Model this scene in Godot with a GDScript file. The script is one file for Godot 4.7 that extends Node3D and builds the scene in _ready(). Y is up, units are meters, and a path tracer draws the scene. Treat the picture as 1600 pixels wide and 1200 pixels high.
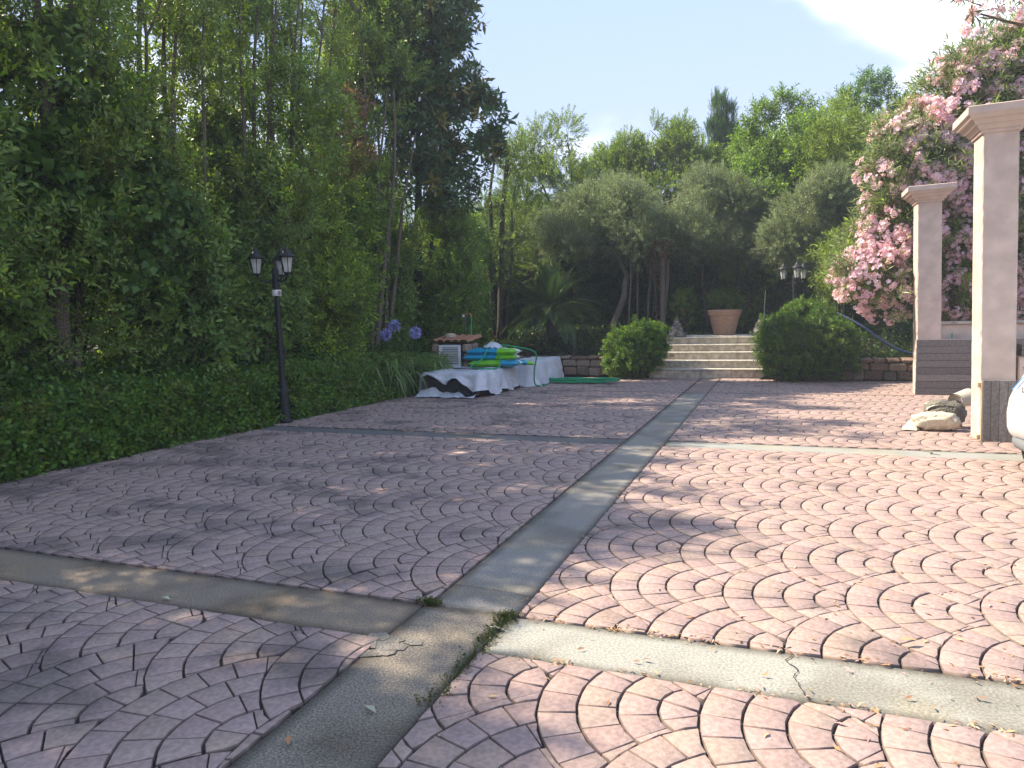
extends Node3D

const EYE := 1.3
var rng := RandomNumberGenerator.new()
var names := {}
var mats := {}
var noises := {}
var nz := FastNoiseLite.new()

# ---------------------------------------------------------------- mesh buffer
class MB:
	var v := PackedVector3Array()
	var n := PackedVector3Array()
	var c := PackedColorArray()
	var t := PackedVector2Array()
	var i := PackedInt32Array()
	func add(p: Vector3, nn: Vector3, col := Color.WHITE, uv := Vector2.ZERO) -> int:
		v.append(p)
		n.append(nn)
		c.append(col)
		t.append(uv)
		return v.size() - 1
	func ccw(a: int, b: int, d: int) -> void:
		i.append(a)
		i.append(d)
		i.append(b)
	func poly(pts: Array, hint: Vector3, col := Color.WHITE, uvs := []) -> void:
		var nn: Vector3 = (pts[1] - pts[0]).cross(pts[2] - pts[0])
		if nn.length_squared() < 1e-14 and pts.size() > 3:
			nn = (pts[2] - pts[0]).cross(pts[3] - pts[0])
		nn = nn.normalized()
		var flip := nn.dot(hint) < 0.0
		if flip:
			nn = -nn
		var first := v.size()
		for k in pts.size():
			add(pts[k], nn, col, uvs[k] if uvs.size() > k else Vector2(pts[k].x, pts[k].z))
		for k in range(1, pts.size() - 1):
			if flip:
				ccw(first, first + k + 1, first + k)
			else:
				ccw(first, first + k, first + k + 1)
	func grid(p: PackedVector3Array, nu: int, nv: int, wrap_u := false, flip := false, cols := PackedColorArray(), col := Color.WHITE) -> void:
		var nn := PackedVector3Array()
		nn.resize(p.size())
		var quads := []
		for b in nv - 1:
			for a in (nu if wrap_u else nu - 1):
				var a2 := (a + 1) % nu
				var q := [a + b * nu, a2 + b * nu, a2 + (b + 1) * nu, a + (b + 1) * nu]
				if flip:
					q.reverse()
				quads.append(q)
				var fn: Vector3 = (p[q[2]] - p[q[0]]).cross(p[q[3]] - p[q[1]])
				for k in q:
					nn[k] += fn
		var first := v.size()
		for k in p.size():
			add(p[k], nn[k].normalized(), cols[k] if cols.size() else col, Vector2(float(k % nu) / (nu - 1), float(k / nu) / (nv - 1)))
		for q in quads:
			ccw(first + q[0], first + q[1], first + q[2])
			ccw(first + q[0], first + q[2], first + q[3])
	func tube(pts: Array, radii: Array, sides := 6, col := Color.WHITE, capped := true) -> void:
		var p := PackedVector3Array()
		var e1 := Vector3.ZERO
		var m := pts.size()
		for k in m:
			var d: Vector3 = (pts[mini(k + 1, m - 1)] - pts[maxi(k - 1, 0)]).normalized()
			if k == 0:
				e1 = d.cross(Vector3.RIGHT if absf(d.x) < 0.8 else Vector3.UP).normalized()
			e1 = (e1 - d * e1.dot(d)).normalized()
			var e2 := d.cross(e1)
			var r: float = radii[mini(k, radii.size() - 1)]
			for s in sides:
				var a := TAU * s / sides
				p.append(pts[k] + (e1 * cos(a) + e2 * sin(a)) * r)
		grid(p, sides, m, true, false, PackedColorArray(), col)
		if capped:
			for e in 2:
				var ring := []
				for s in sides:
					ring.append(p[s + (0 if e == 0 else (m - 1) * sides)])
				poly(ring, pts[0] - pts[1] if e == 0 else pts[m - 1] - pts[m - 2], col)
	func lathe(prof: Array, sides := 20, at := Vector3.ZERO, col := Color.WHITE) -> void:
		var p := PackedVector3Array()
		for q in prof:
			for s in sides:
				var a := TAU * s / sides
				p.append(at + Vector3(q.x * cos(a), q.y, -q.x * sin(a)))
		grid(p, sides, prof.size(), true, false, PackedColorArray(), col)
	func cbox(at: Vector3, size: Vector3, b := 0.005, bas := Basis.IDENTITY, col := Color.WHITE, jit := 0.0, rg: RandomNumberGenerator = null) -> void:
		var h := size * 0.5
		b = minf(b, minf(h.x, minf(h.y, h.z)) * 0.9)
		var c3 := {}
		for sx in [-1, 1]:
			for sy in [-1, 1]:
				for sz in [-1, 1]:
					var j := Vector3.ZERO
					if jit > 0.0:
						j = Vector3(rg.randf_range(-jit, jit), rg.randf_range(-jit, jit), rg.randf_range(-jit, jit))
					var s := Vector3(sx, sy, sz)
					for ax in 3:
						var q := h - Vector3.ONE * b
						q[ax] = h[ax]
						c3[Vector4i(sx, sy, sz, ax)] = at + bas * (q * s + j)
		for ax in 3:
			var u := (ax + 1) % 3
			var w := (ax + 2) % 3
			for sg in [-1, 1]:
				var pts := []
				for k in [[-1, -1], [1, -1], [1, 1], [-1, 1]]:
					var s := Vector4i(0, 0, 0, ax)
					s[ax] = sg
					s[u] = k[0]
					s[w] = k[1]
					pts.append(c3[s])
				var hint := Vector3.ZERO
				hint[ax] = sg
				poly(pts, bas * hint, col)
			# edges along axis ax
			for su in [-1, 1]:
				for sw in [-1, 1]:
					var pts := []
					for k in [[-1, u], [1, u], [1, w], [-1, w]]:
						var s := Vector4i(0, 0, 0, k[1])
						s[ax] = k[0]
						s[u] = su
						s[w] = sw
						pts.append(c3[s])
					var hint := Vector3.ZERO
					hint[u] = su
					hint[w] = sw
					poly(pts, bas * hint, col)
		for sx in [-1, 1]:
			for sy in [-1, 1]:
				for sz in [-1, 1]:
					poly([c3[Vector4i(sx, sy, sz, 0)], c3[Vector4i(sx, sy, sz, 1)], c3[Vector4i(sx, sy, sz, 2)]], bas * Vector3(sx, sy, sz), col)
	func leaf(base: Vector3, dir: Vector3, up: Vector3, length: float, width: float, col: Color, droop := 0.15, fold := 0.2, wide := 0.45) -> void:
		dir = dir.normalized()
		var side := dir.cross(up).normalized()
		var nn := side.cross(dir).normalized()
		var mid := base + dir * length * wide - nn * fold * width * 0.5
		var l := base + dir * length * wide - side * width * 0.5
		var r := base + dir * length * wide + side * width * 0.5
		var tip := base + dir * length - nn * droop * length
		var f := v.size()
		add(base, nn, col)
		add(r, (nn - side * fold).normalized(), col)
		add(mid, nn, col)
		add(l, (nn + side * fold).normalized(), col)
		add(tip, (nn + dir * droop).normalized(), col)
		ccw(f, f + 1, f + 2)
		ccw(f, f + 2, f + 3)
		ccw(f + 1, f + 4, f + 2)
		ccw(f + 2, f + 4, f + 3)
	func strap(base: Vector3, out: Vector3, length: float, width: float, rise: float, fall: float, col: Color, segs := 5) -> void:
		# a long arching blade
		out = Vector3(out.x, 0, out.z).normalized()
		var side := out.cross(Vector3.UP)
		var p := PackedVector3Array()
		for k in segs + 1:
			var s := float(k) / segs
			var w := width * (1.0 - pow(s, 2.2)) * 0.5 + 0.0008
			var q := base + out * length * (s * 0.75 + s * s * 0.1) + Vector3.UP * (rise * s - fall * s * s)
			p.append(q + side * w)
			p.append(q - Vector3.UP * w * 0.5)
			p.append(q - side * w)
		grid(p, 3, segs + 1, false, false, PackedColorArray(), col)
	func mesh() -> ArrayMesh:
		var a := []
		a.resize(Mesh.ARRAY_MAX)
		a[Mesh.ARRAY_VERTEX] = v
		a[Mesh.ARRAY_NORMAL] = n
		a[Mesh.ARRAY_COLOR] = c
		a[Mesh.ARRAY_TEX_UV] = t
		a[Mesh.ARRAY_INDEX] = i
		var m := ArrayMesh.new()
		m.add_surface_from_arrays(Mesh.PRIMITIVE_TRIANGLES, a)
		return m

# ---------------------------------------------------------------- naming
func numbered(called: String) -> String:
	var k: int = names.get(called, 0)
	names[called] = k + 1
	return called if k == 0 else "%s_%03d" % [called, k]

func tag(o: Node, label := "", category := "", group := "", kind := "") -> Node:
	if label:
		o.set_meta("label", label)
	if category:
		o.set_meta("category", category)
	if group:
		o.set_meta("group", group)
	if kind:
		o.set_meta("kind", kind)
	return o

func thing(called: String, label: String, category: String, at := Vector3.ZERO, turn := 0.0, group := "") -> Node3D:
	var o := Node3D.new()
	o.name = numbered(called)
	add_child(o)
	o.position = at
	o.rotation.y = turn
	tag(o, label, category, group)
	return o

func part(called: String, shape, m: Material, parent: Node3D) -> MeshInstance3D:
	var o := MeshInstance3D.new()
	o.mesh = shape.mesh() if shape is MB else shape
	o.material_override = m
	if parent == self:
		o.name = numbered(called)
		add_child(o)
	else:
		o.name = called
		parent.add_child(o, true)
	return o

func structure(called: String, shape, m: Material, label: String) -> MeshInstance3D:
	var o := part(called, shape, m, self)
	tag(o, label, "", "", "structure")
	return o

# ---------------------------------------------------------------- materials
func noise_tex(key: String, freq: float, lo: float, hi: float, oct := 4, sd := 1, type := FastNoiseLite.TYPE_SIMPLEX_SMOOTH, side := 512) -> NoiseTexture2D:
	if noises.has(key):
		return noises[key]
	var f := FastNoiseLite.new()
	f.noise_type = type
	f.frequency = freq
	f.fractal_octaves = oct
	f.seed = sd
	var t := NoiseTexture2D.new()
	t.width = side
	t.height = side
	t.seamless = true
	t.noise = f
	var g := Gradient.new()
	g.offsets = PackedFloat32Array([0.2, 0.8])
	g.colors = PackedColorArray([Color(lo, lo, lo), Color(hi, hi, hi)])
	t.color_ramp = g
	noises[key] = t
	return t

func lin(r: float, g: float, b: float) -> Color:
	return Color(r, g, b).linear_to_srgb()

func mat(key: String, col := Color.WHITE, rough := 0.8, tex: Texture2D = null, scale := 1.0, bump: Texture2D = null, depth := 0.0) -> StandardMaterial3D:
	if mats.has(key):
		return mats[key]
	var m := StandardMaterial3D.new()
	m.resource_name = key
	m.albedo_color = Color(col.r, col.g, col.b).linear_to_srgb()
	m.vertex_color_use_as_albedo = true
	m.roughness = rough
	m.metallic_specular = 0.4
	if tex or bump:
		m.uv1_triplanar = true
		m.uv1_world_triplanar = true
		m.uv1_scale = Vector3.ONE * scale
	if tex:
		m.albedo_texture = tex
	if bump:
		m.heightmap_enabled = true
		m.heightmap_texture = bump
		m.heightmap_scale = depth
	mats[key] = m
	return m

func leaf_mat(key: String, rough := 0.5, through := 0.7, col := Color.WHITE) -> StandardMaterial3D:
	if mats.has(key):
		return mats[key]
	var m := mat(key, col, rough)
	m.metallic_specular = 0.45
	m.backlight_enabled = true
	m.backlight = Color(through, through, through * 0.6).linear_to_srgb()
	m.cull_mode = BaseMaterial3D.CULL_DISABLED
	return m

# ---------------------------------------------------------------- leaf sprigs
func sprig(sd: int, count: int, length: float, leaf_l: float, leaf_w: float, a: Color, b: Color, spread := 0.9, droop := 0.2, stem := true, wide := 0.45) -> ArrayMesh:
	rng.seed = sd
	var m := MB.new()
	for k in count:
		var s := float(k) / maxi(count - 1, 1)
		var ang := k * 2.4 + rng.randf_range(-0.4, 0.4)
		var out := Vector3(cos(ang), 0, sin(ang))
		var tilt := lerpf(0.15, 1.1, s) + rng.randf_range(-0.25, 0.25)
		var d := (out * spread + Vector3.UP * tilt).normalized()
		var base := Vector3(out.x * 0.004, length * (0.12 + 0.85 * s), out.z * 0.004)
		var z := rng.randf_range(0.7, 1.15)
		m.leaf(base, d, Vector3.UP + out * 0.2 + Vector3(rng.randf_range(-0.5, 0.5), 0, rng.randf_range(-0.5, 0.5)), leaf_l * z, leaf_w * z, a.lerp(b, rng.randf()), droop, 0.25, wide)
	if stem:
		m.tube([Vector3.ZERO, Vector3(0, length * 0.95, 0)], [0.004, 0.002], 3, Color(0.09, 0.07, 0.04), false)
	return m.mesh()

func scatter(called: String, parent: Node3D, shape: Mesh, m: Material, xf: Array, cols: Array, stuff := true) -> MultiMeshInstance3D:
	var mm := MultiMesh.new()
	mm.transform_format = MultiMesh.TRANSFORM_3D
	mm.use_colors = true
	mm.mesh = shape
	mm.instance_count = xf.size()
	for k in xf.size():
		mm.set_instance_transform(k, xf[k])
		mm.set_instance_color(k, cols[k])
	var o := MultiMeshInstance3D.new()
	o.multimesh = mm
	o.material_override = m
	if parent == self:
		o.name = numbered(called)
		add_child(o)
	else:
		o.name = called
		parent.add_child(o, true)
	if stuff:
		o.set_meta("kind", "stuff")
	return o

func facing(y: Vector3, spin: float, size: Vector3) -> Basis:
	y = y.normalized()
	var x := y.cross(Vector3.RIGHT if absf(y.x) < 0.8 else Vector3.FORWARD).normalized()
	x = x.rotated(y, spin)
	return Basis(x * size.x, y * size.y, x.cross(y) * size.z)

func unit() -> Vector3:
	var z := rng.randf_range(-1.0, 1.0)
	var a := rng.randf() * TAU
	var r := sqrt(1.0 - z * z)
	return Vector3(r * cos(a), z, r * sin(a))

# blobs: [centre, radii] in the thing's own axes
func crown(called: String, parent: Node3D, shape: Mesh, m: Material, blobs: Array, count: int, sd: int, o := {}) -> MultiMeshInstance3D:
	rng.seed = sd
	nz.seed = sd
	nz.frequency = o.get("freq", 0.9)
	nz.fractal_octaves = 2
	var gap: float = o.get("gap", -0.2)
	var up: float = o.get("up", 0.5)
	var outw: float = o.get("out", 0.8)
	var inner: float = o.get("inner", 0.35)
	var smin: float = o.get("smin", 0.75)
	var smax: float = o.get("smax", 1.3)
	var dark: Color = o.get("dark", Color(0.7, 0.75, 0.75))
	var light: Color = o.get("light", Color(1.2, 1.15, 0.95))
	var odd: Color = o.get("odd", Color(1.6, 1.5, 0.8))
	var odd_share: float = o.get("odd_share", 0.04)
	var sum := 0.0
	var acc := []
	for b in blobs:
		var r: Vector3 = b[1]
		sum += pow(r.x * r.y * r.z, 0.667)
		acc.append(sum)
	var xf := []
	var cols := []
	var tries := 0
	while xf.size() < count and tries < count * 4:
		tries += 1
		var pick := rng.randf() * sum
		var k := 0
		while acc[k] < pick:
			k += 1
		var d := unit()
		if d.y < -0.2 and rng.randf() < 0.45:
			d.y = -d.y
		var rr: float = lerpf(inner, 1.0, sqrt(rng.randf())) * rng.randf_range(0.85, 1.12) * (1.0 + o.get("stray", 0.0) * pow(rng.randf(), 8.0))
		var p: Vector3 = blobs[k][0] + d * rr * blobs[k][1]
		if nz.get_noise_3dv(p + parent.position) < gap:
			continue
		var y := d * outw + Vector3.UP * up + unit() * 0.7
		var s := rng.randf_range(smin, smax)
		xf.append(Transform3D(facing(y, rng.randf() * TAU, Vector3.ONE * s), p))
		var tone := nz.get_noise_3dv((p + parent.position) * 2.3 + Vector3(31, 0, 7)) * 0.5 + 0.5 + rng.randf_range(-0.25, 0.25)
		var col := dark.lerp(light, clampf(tone, 0.0, 1.0))
		if rng.randf() < odd_share:
			col = odd
		cols.append(col)
	return scatter(called, parent, shape, m, xf, cols, o.get("stuff", true))

func trunk(m: MB, a: Vector3, b: Vector3, r0: float, r1: float, wob: float, segs := 7, sides := 7) -> Array:
	var pts := []
	var radii := []
	var ph := rng.randf() * 10.0
	for k in segs + 1:
		var s := float(k) / segs
		var off := Vector3(sin(s * 5.0 + ph) + 0.4 * sin(s * 13.0 + ph), 0, cos(s * 4.3 + ph * 1.7)) * wob * s
		pts.append(a.lerp(b, s) + off)
		radii.append(lerpf(r0, r1, s) * (1.0 + 0.08 * sin(s * 19.0 + ph)))
	m.tube(pts, radii, sides)
	return pts

# ---------------------------------------------------------------- camera, sky, sun
const CAM := Basis(Vector3(0.93802, -0.02074, -0.34595), Vector3(-0.01065, 0.99601, -0.0886), Vector3(0.34641, 0.08679, 0.93406))
const SUN_HIGH := 47.0
const SUN_AHEAD := 1.5

func _ready() -> void:
	rng.seed = 7
	var cam := Camera3D.new()
	cam.name = "camera"
	add_child(cam)
	cam.transform = Transform3D(CAM.orthonormalized(), Vector3(0, EYE, 0))
	cam.fov = rad_to_deg(2.0 * atan(600.0 / 1107.0))
	cam.near = 0.05
	cam.far = 400.0
	cam.current = true
	var env := Environment.new()
	env.tonemap_mode = Environment.TONE_MAPPER_LINEAR
	env.tonemap_exposure = 3.0
	env.background_mode = Environment.BG_SKY
	env.fog_enabled = true
	env.fog_density = 0.0022
	env.fog_light_color = Color(0.9, 0.94, 1.0)
	env.sdfgi_enabled = true
	env.ssao_enabled = true
	env.ssil_enabled = true
	var sky_mat := ProceduralSkyMaterial.new()
	sky_mat.sky_top_color = lin(0.18, 0.258, 0.43)
	sky_mat.sky_horizon_color = lin(0.315, 0.34, 0.4)
	sky_mat.sky_curve = 0.22
	sky_mat.ground_bottom_color = lin(0.12, 0.11, 0.1)
	sky_mat.ground_horizon_color = lin(0.36, 0.4, 0.42)
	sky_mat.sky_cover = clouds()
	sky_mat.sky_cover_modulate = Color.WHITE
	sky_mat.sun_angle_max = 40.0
	var sky := Sky.new()
	sky.sky_material = sky_mat
	env.sky = sky
	var we := WorldEnvironment.new()
	we.name = "world_environment"
	we.environment = env
	add_child(we)
	var sun := DirectionalLight3D.new()
	sun.name = "sun"
	add_child(sun)
	var e := deg_to_rad(SUN_HIGH)
	var a := deg_to_rad(SUN_AHEAD)
	sun.look_at_from_position(Vector3(-cos(e) * cos(a), sin(e), -cos(e) * sin(a)) * 60.0, Vector3.ZERO)
	sun.light_energy = 1.24
	sun.light_color = Color(1.0, 0.95, 0.86)
	sun.light_angular_distance = 0.5
	sun.shadow_enabled = true
	ground()
	court()
	steps_and_walls()
	colonnade()
	left_hedge()
	back_garden()
	oleanders()
	small_plants()
	furniture()
	tarp_pile()
	by_the_pillar()
	vehicle()
	litter()

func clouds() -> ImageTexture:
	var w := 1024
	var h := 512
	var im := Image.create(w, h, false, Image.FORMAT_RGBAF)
	var f := FastNoiseLite.new()
	f.seed = 11
	f.frequency = 1.0
	f.fractal_octaves = 5
	for y in h / 2:
		var el := 90.0 - (y + 0.5) * 180.0 / h
		for x in w:
			var az := fposmod((x + 0.5) * 360.0 / w + 180.0, 360.0) - 180.0
			var d := Vector3(sin(deg_to_rad(az)) * cos(deg_to_rad(el)), sin(deg_to_rad(el)), -cos(deg_to_rad(az)) * cos(deg_to_rad(el)))
			var q := d / maxf(d.y + 0.18, 0.1)
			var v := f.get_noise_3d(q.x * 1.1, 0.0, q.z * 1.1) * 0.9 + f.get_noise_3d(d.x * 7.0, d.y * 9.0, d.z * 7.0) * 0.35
			# a bank that stands towards the far right, small puffs low over the trees, clouds thickened all round out of view to brighten the shade
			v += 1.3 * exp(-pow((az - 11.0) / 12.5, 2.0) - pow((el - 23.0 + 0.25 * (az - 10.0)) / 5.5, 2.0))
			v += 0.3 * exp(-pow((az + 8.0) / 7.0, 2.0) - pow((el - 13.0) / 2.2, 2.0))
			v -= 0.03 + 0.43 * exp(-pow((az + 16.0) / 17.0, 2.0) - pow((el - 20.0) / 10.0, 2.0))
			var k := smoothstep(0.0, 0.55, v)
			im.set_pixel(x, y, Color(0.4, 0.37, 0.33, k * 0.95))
	return ImageTexture.create_from_image(im)

# ---------------------------------------------------------------- the ground
func ground() -> void:
	var m := MB.new()
	m.poly([Vector3(-200, -0.09, 200), Vector3(200, -0.09, 200), Vector3(200, -0.09, -200), Vector3(-200, -0.09, -200)], Vector3.UP)
	structure("ground", m, mat("soil", Color(0.1, 0.075, 0.05), 0.95, noise_tex("soil", 0.02, 0.45, 1.0, 5, 3), 0.4), "bare brown earth around the paved court")
	# planted beds: low on the street side, and rising behind the rubble walls
	nz.seed = 5
	nz.frequency = 0.6
	var soil: Material = mats["soil"]
	var left := MB.new()
	var p := PackedVector3Array()
	for b in 40:
		for c in 16:
			var x := -6.5 - c * 1.2
			var z := 4.0 - b * 0.6
			p.append(Vector3(x, (0.42 if c > 0 else 0.05) + 0.1 * nz.get_noise_2d(x, z) + 0.01 * c, z))
	left.grid(p, 16, 40, false, true)
	structure("planting_bed", left, soil, "dark soil bed above the ivy covered retaining wall")
	var back := MB.new()
	p = PackedVector3Array()
	for b in 24:
		for c in 40:
			var x := -10.0 + c * 0.6
			var z := -15.75 - b * 0.8
			if b == 0:
				z = -16.42 if x < -1.2 else -15.62
			var base := 0.46 if x < -1.2 else 0.4
			var y := base + clampf((-16.6 - z) / 1.2, 0.0, 1.0) * 0.42 + 0.07 * nz.get_noise_2d(x * 1.3, z) + maxf(0.0, -19.0 - z) * 0.04
			if x > -2.8 and x < 0.1:
				y = minf(y, 0.86 if z < -17.2 else -0.1)
			p.append(Vector3(x, y, z))
	back.grid(p, 40, 24, false, false)
	structure("garden_bank", back, soil, "raised garden soil behind the rubble retaining walls")

# ---------------------------------------------------------------- stamped fan paving
const PITCH := 0.1345
const LANE := 0.571
const FAN_R := 0.571
const X_TIP := 0.05
const Z_TIP := -2.88

func disc(c: Vector2) -> PackedVector2Array:
	var p := PackedVector2Array()
	for k in 40:
		p.append(c + Vector2(cos(TAU * k / 40.0), sin(TAU * k / 40.0)) * FAN_R * 1.002)
	return p

func tidy(sh: PackedVector2Array) -> PackedVector2Array:
	# drop corners that lie almost on each other
	var out := PackedVector2Array()
	for k in sh.size():
		if sh[k].distance_to(sh[(k + 1) % sh.size()]) > 0.009:
			out.append(sh[k])
	return out if out.size() >= 3 else sh

func stain(x: float, z: float) -> Color:
	var a := nz.get_noise_2d(x * 0.7, z * 1.1)
	var b := nz.get_noise_2d(x * 3.1 + 40.0, z * 3.1)
	var west := clampf((-x - 0.6) / 3.0, 0.0, 1.0)
	var k := smoothstep(0.34 - 0.22 * west, 0.7 - 0.2 * west, a * 0.9 + b * 0.5 + 0.1 * west)
	for q in [Vector3(-2.15, -3.1, 0.3), Vector3(-2.55, -1.75, 0.4), Vector3(-1.75, -2.25, 0.16), Vector3(-3.4, -2.2, 0.3)]:
		var d: float = Vector2(x - q.x, (z - q.y) * 1.6).length() / q.z
		k = maxf(k, smoothstep(1.2, 0.5, d + 0.9 * b - 0.3 * a))
	var pale := smoothstep(0.2, 0.7, nz.get_noise_2d(x * 1.6 - 90.0, z * 2.2 + 20.0))
	return Color(1, 1, 1).lerp(Color(0.42, 0.45, 0.48), k * 0.8).lerp(Color(1.05, 1.12, 1.15), pale * 0.35)

func in_view(p: Vector3) -> bool:
	var q := CAM.transposed() * (p - Vector3(0, EYE, 0))
	if q.z > -0.3:
		return false
	return absf(q.x / q.z) < 0.75 and absf(q.y / q.z) < 0.56

func stone_mesh(m: MB, poly: PackedVector2Array, top: float, tone: Color, tilt: Vector2) -> void:
	var cen := Vector2.ZERO
	for q in poly:
		cen += q
	cen /= poly.size()
	var n := poly.size()
	var inner := []
	var outer := []
	var cols := []
	for q in poly:
		var d := (cen - q)
		var l := d.length()
		var o2 := q + d * (0.0022 / l)
		var i2 := q + d * (0.0065 / l)
		var y := top + tilt.dot(i2 - cen)
		outer.append(Vector3(o2.x, -0.016, o2.y))
		inner.append(Vector3(i2.x, y, i2.y))
		cols.append(tone * stain(q.x, q.y))
	var first := m.v.size()
	m.add(Vector3(cen.x, top + 0.001, cen.y), Vector3.UP, tone * stain(cen.x, cen.y))
	for k in n:
		var d := Vector3(inner[k].x - cen.x, 0, inner[k].z - cen.y).normalized()
		m.add(inner[k], (Vector3.UP + d * 0.35).normalized(), cols[k])
	for k in n:
		var d := Vector3(inner[k].x - cen.x, 0, inner[k].z - cen.y).normalized()
		m.add(inner[k], (Vector3.UP * 0.5 + d).normalized(), cols[k].lerp(Color(0.075, 0.06, 0.05), 0.35))
	for k in n:
		var d := Vector3(inner[k].x - cen.x, 0, inner[k].z - cen.y).normalized()
		m.add(outer[k], (Vector3.UP * 0.2 + d).normalized(), cols[k].lerp(Color(0.07, 0.057, 0.047), 0.85))
	# orientation of the outline seen from above
	var area := 0.0
	for k in n:
		area += poly[k].cross(poly[(k + 1) % n])
	for k in n:
		var k2 := (k + 1) % n
		var a := first + 1 + k
		var b := first + 1 + k2
		if area > 0.0:
			var w := a
			a = b
			b = w
		m.ccw(first, a, b)
		m.ccw(a + n, a + 2 * n, b + n)
		m.ccw(b + n, a + 2 * n, b + 2 * n)

func fan_panel(label: String, x0: float, x1: float, z0: float, z1: float, singles: int, sd: int) -> void:
	rng.seed = sd
	nz.seed = 21
	nz.frequency = 1.0
	nz.fractal_octaves = 3
	var bed := MB.new()
	bed.cbox(Vector3((x0 + x1) / 2, -0.056, (z0 + z1) / 2), Vector3(x1 - x0 - 0.006, 0.088, z1 - z0 - 0.006), 0.002)
	var root := structure("paved_panel", bed, mat("joint", Color(0.085, 0.07, 0.058), 0.95, noise_tex("grit", 0.09, 0.5, 1.0, 3, 9), 2.0), label)
	var sm := mat("stamped_stone", Color(1, 1, 1), 0.72, noise_tex("stone", 0.035, 0.84, 1.0, 5, 4), 1.9, noise_tex("stone_relief", 0.05, 0.0, 1.0, 4, 8), 0.1)
	var rect := PackedVector2Array([Vector2(x0, z0), Vector2(x1, z0), Vector2(x1, z1), Vector2(x0, z1)])
	var tones := [Color(0.405, 0.283, 0.246), Color(0.42, 0.301, 0.258), Color(0.39, 0.273, 0.241), Color(0.405, 0.287, 0.256), Color(0.4, 0.291, 0.24)]
	var stones := []
	var l0 := int(floor((Z_TIP - z1) / LANE)) - 2
	var l1 := int(ceil((Z_TIP - z0) / LANE)) + 2
	var period := 4.0 * PITCH
	for lane in range(l0, l1 + 1):
		var zc := Z_TIP - lane * LANE
		var shift := X_TIP + (2.0 * PITCH if posmod(lane, 2) == 1 else 0.0)
		for k in range(int(floor((x0 - shift) / period)) - 2, int(ceil((x1 - shift) / period)) + 1):
			var tip := shift + k * period
			var c := Vector2(tip + FAN_R, zc)
			# the three fans laid over this one
			var over := [c + Vector2(period / 2, LANE), c + Vector2(period / 2, -LANE), c + Vector2(period, 0)]
			var discs := []
			for o in over:
				discs.append(disc(o))
			for ring in 4:
				var ro := FAN_R - ring * PITCH
				var ri := maxf(ro - PITCH, 0.02)
				var reach: float = [1.12, 0.98, 1.0, 1.3][ring]
				var n := maxi(2, int(round(2.0 * reach * ro / 0.138)))
				var phase := rng.randf_range(-0.35, 0.35)
				var cuts := []
				for j in n + 2:
					cuts.append(-reach + 2.0 * reach * (j - 0.5 + phase + rng.randf_range(-0.09, 0.09)) / n)
				for j in n + 1:
					var poly := PackedVector2Array()
					for s in 3:
						var th: float = lerpf(cuts[j], cuts[j + 1], s * 0.5)
						poly.append(c + Vector2(-cos(th), sin(th)) * ro)
					for s in 3:
						var th: float = lerpf(cuts[j + 1], cuts[j], s * 0.5)
						poly.append(c + Vector2(-cos(th), sin(th)) * ri)
					var inside := 0
					for q in poly:
						if q.x > x0 and q.x < x1 and q.y > z0 and q.y < z1:
							inside += 1
					if inside == 0:
						continue
					var shapes: Array = [poly]
					for o in 3:
						var within := 0
						for q in poly:
							if q.distance_to(over[o]) < FAN_R + 0.001:
								within += 1
						if within == 6:
							shapes = []
						elif within > 0:
							var cut := []
							for sh in shapes:
								cut.append_array(Geometry2D.clip_polygons(sh, discs[o]))
							shapes = cut
					if inside < 6:
						var cut := []
						for sh in shapes:
							cut.append_array(Geometry2D.intersect_polygons(sh, rect))
						shapes = cut
					for sh in shapes:
						var area := 0.0
						var cen := Vector2.ZERO
						for q in sh.size():
							area += sh[q].cross(sh[(q + 1) % sh.size()]) * 0.5
							cen += sh[q]
						cen /= sh.size()
						if absf(area) < 0.0008 or sh.size() < 3:
							continue
						var key := Vector3(cen.x, 0, cen.y).distance_to(Vector3(0, EYE, 0))
						if not in_view(Vector3(cen.x, 0, cen.y)):
							key += 1000.0
						stones.append([key, tidy(sh), tones[rng.randi() % 5] * rng.randf_range(0.94, 1.06), rng.randf_range(-0.0015, 0.0015), Vector2(rng.randf_range(-0.01, 0.01), rng.randf_range(-0.01, 0.01))])
	stones.sort_custom(func(a, b): return a[0] < b[0])
	var rest := MB.new()
	for k in stones.size():
		var s: Array = stones[k]
		var m := MB.new() if k < singles else rest
		stone_mesh(m, s[1], s[3], s[2], s[4])
		if k < singles:
			part("paving_stone", m, sm, root)
	if rest.v.size():
		tag(part("paving_stones", rest, sm, root), "", "", "", "stuff")

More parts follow.
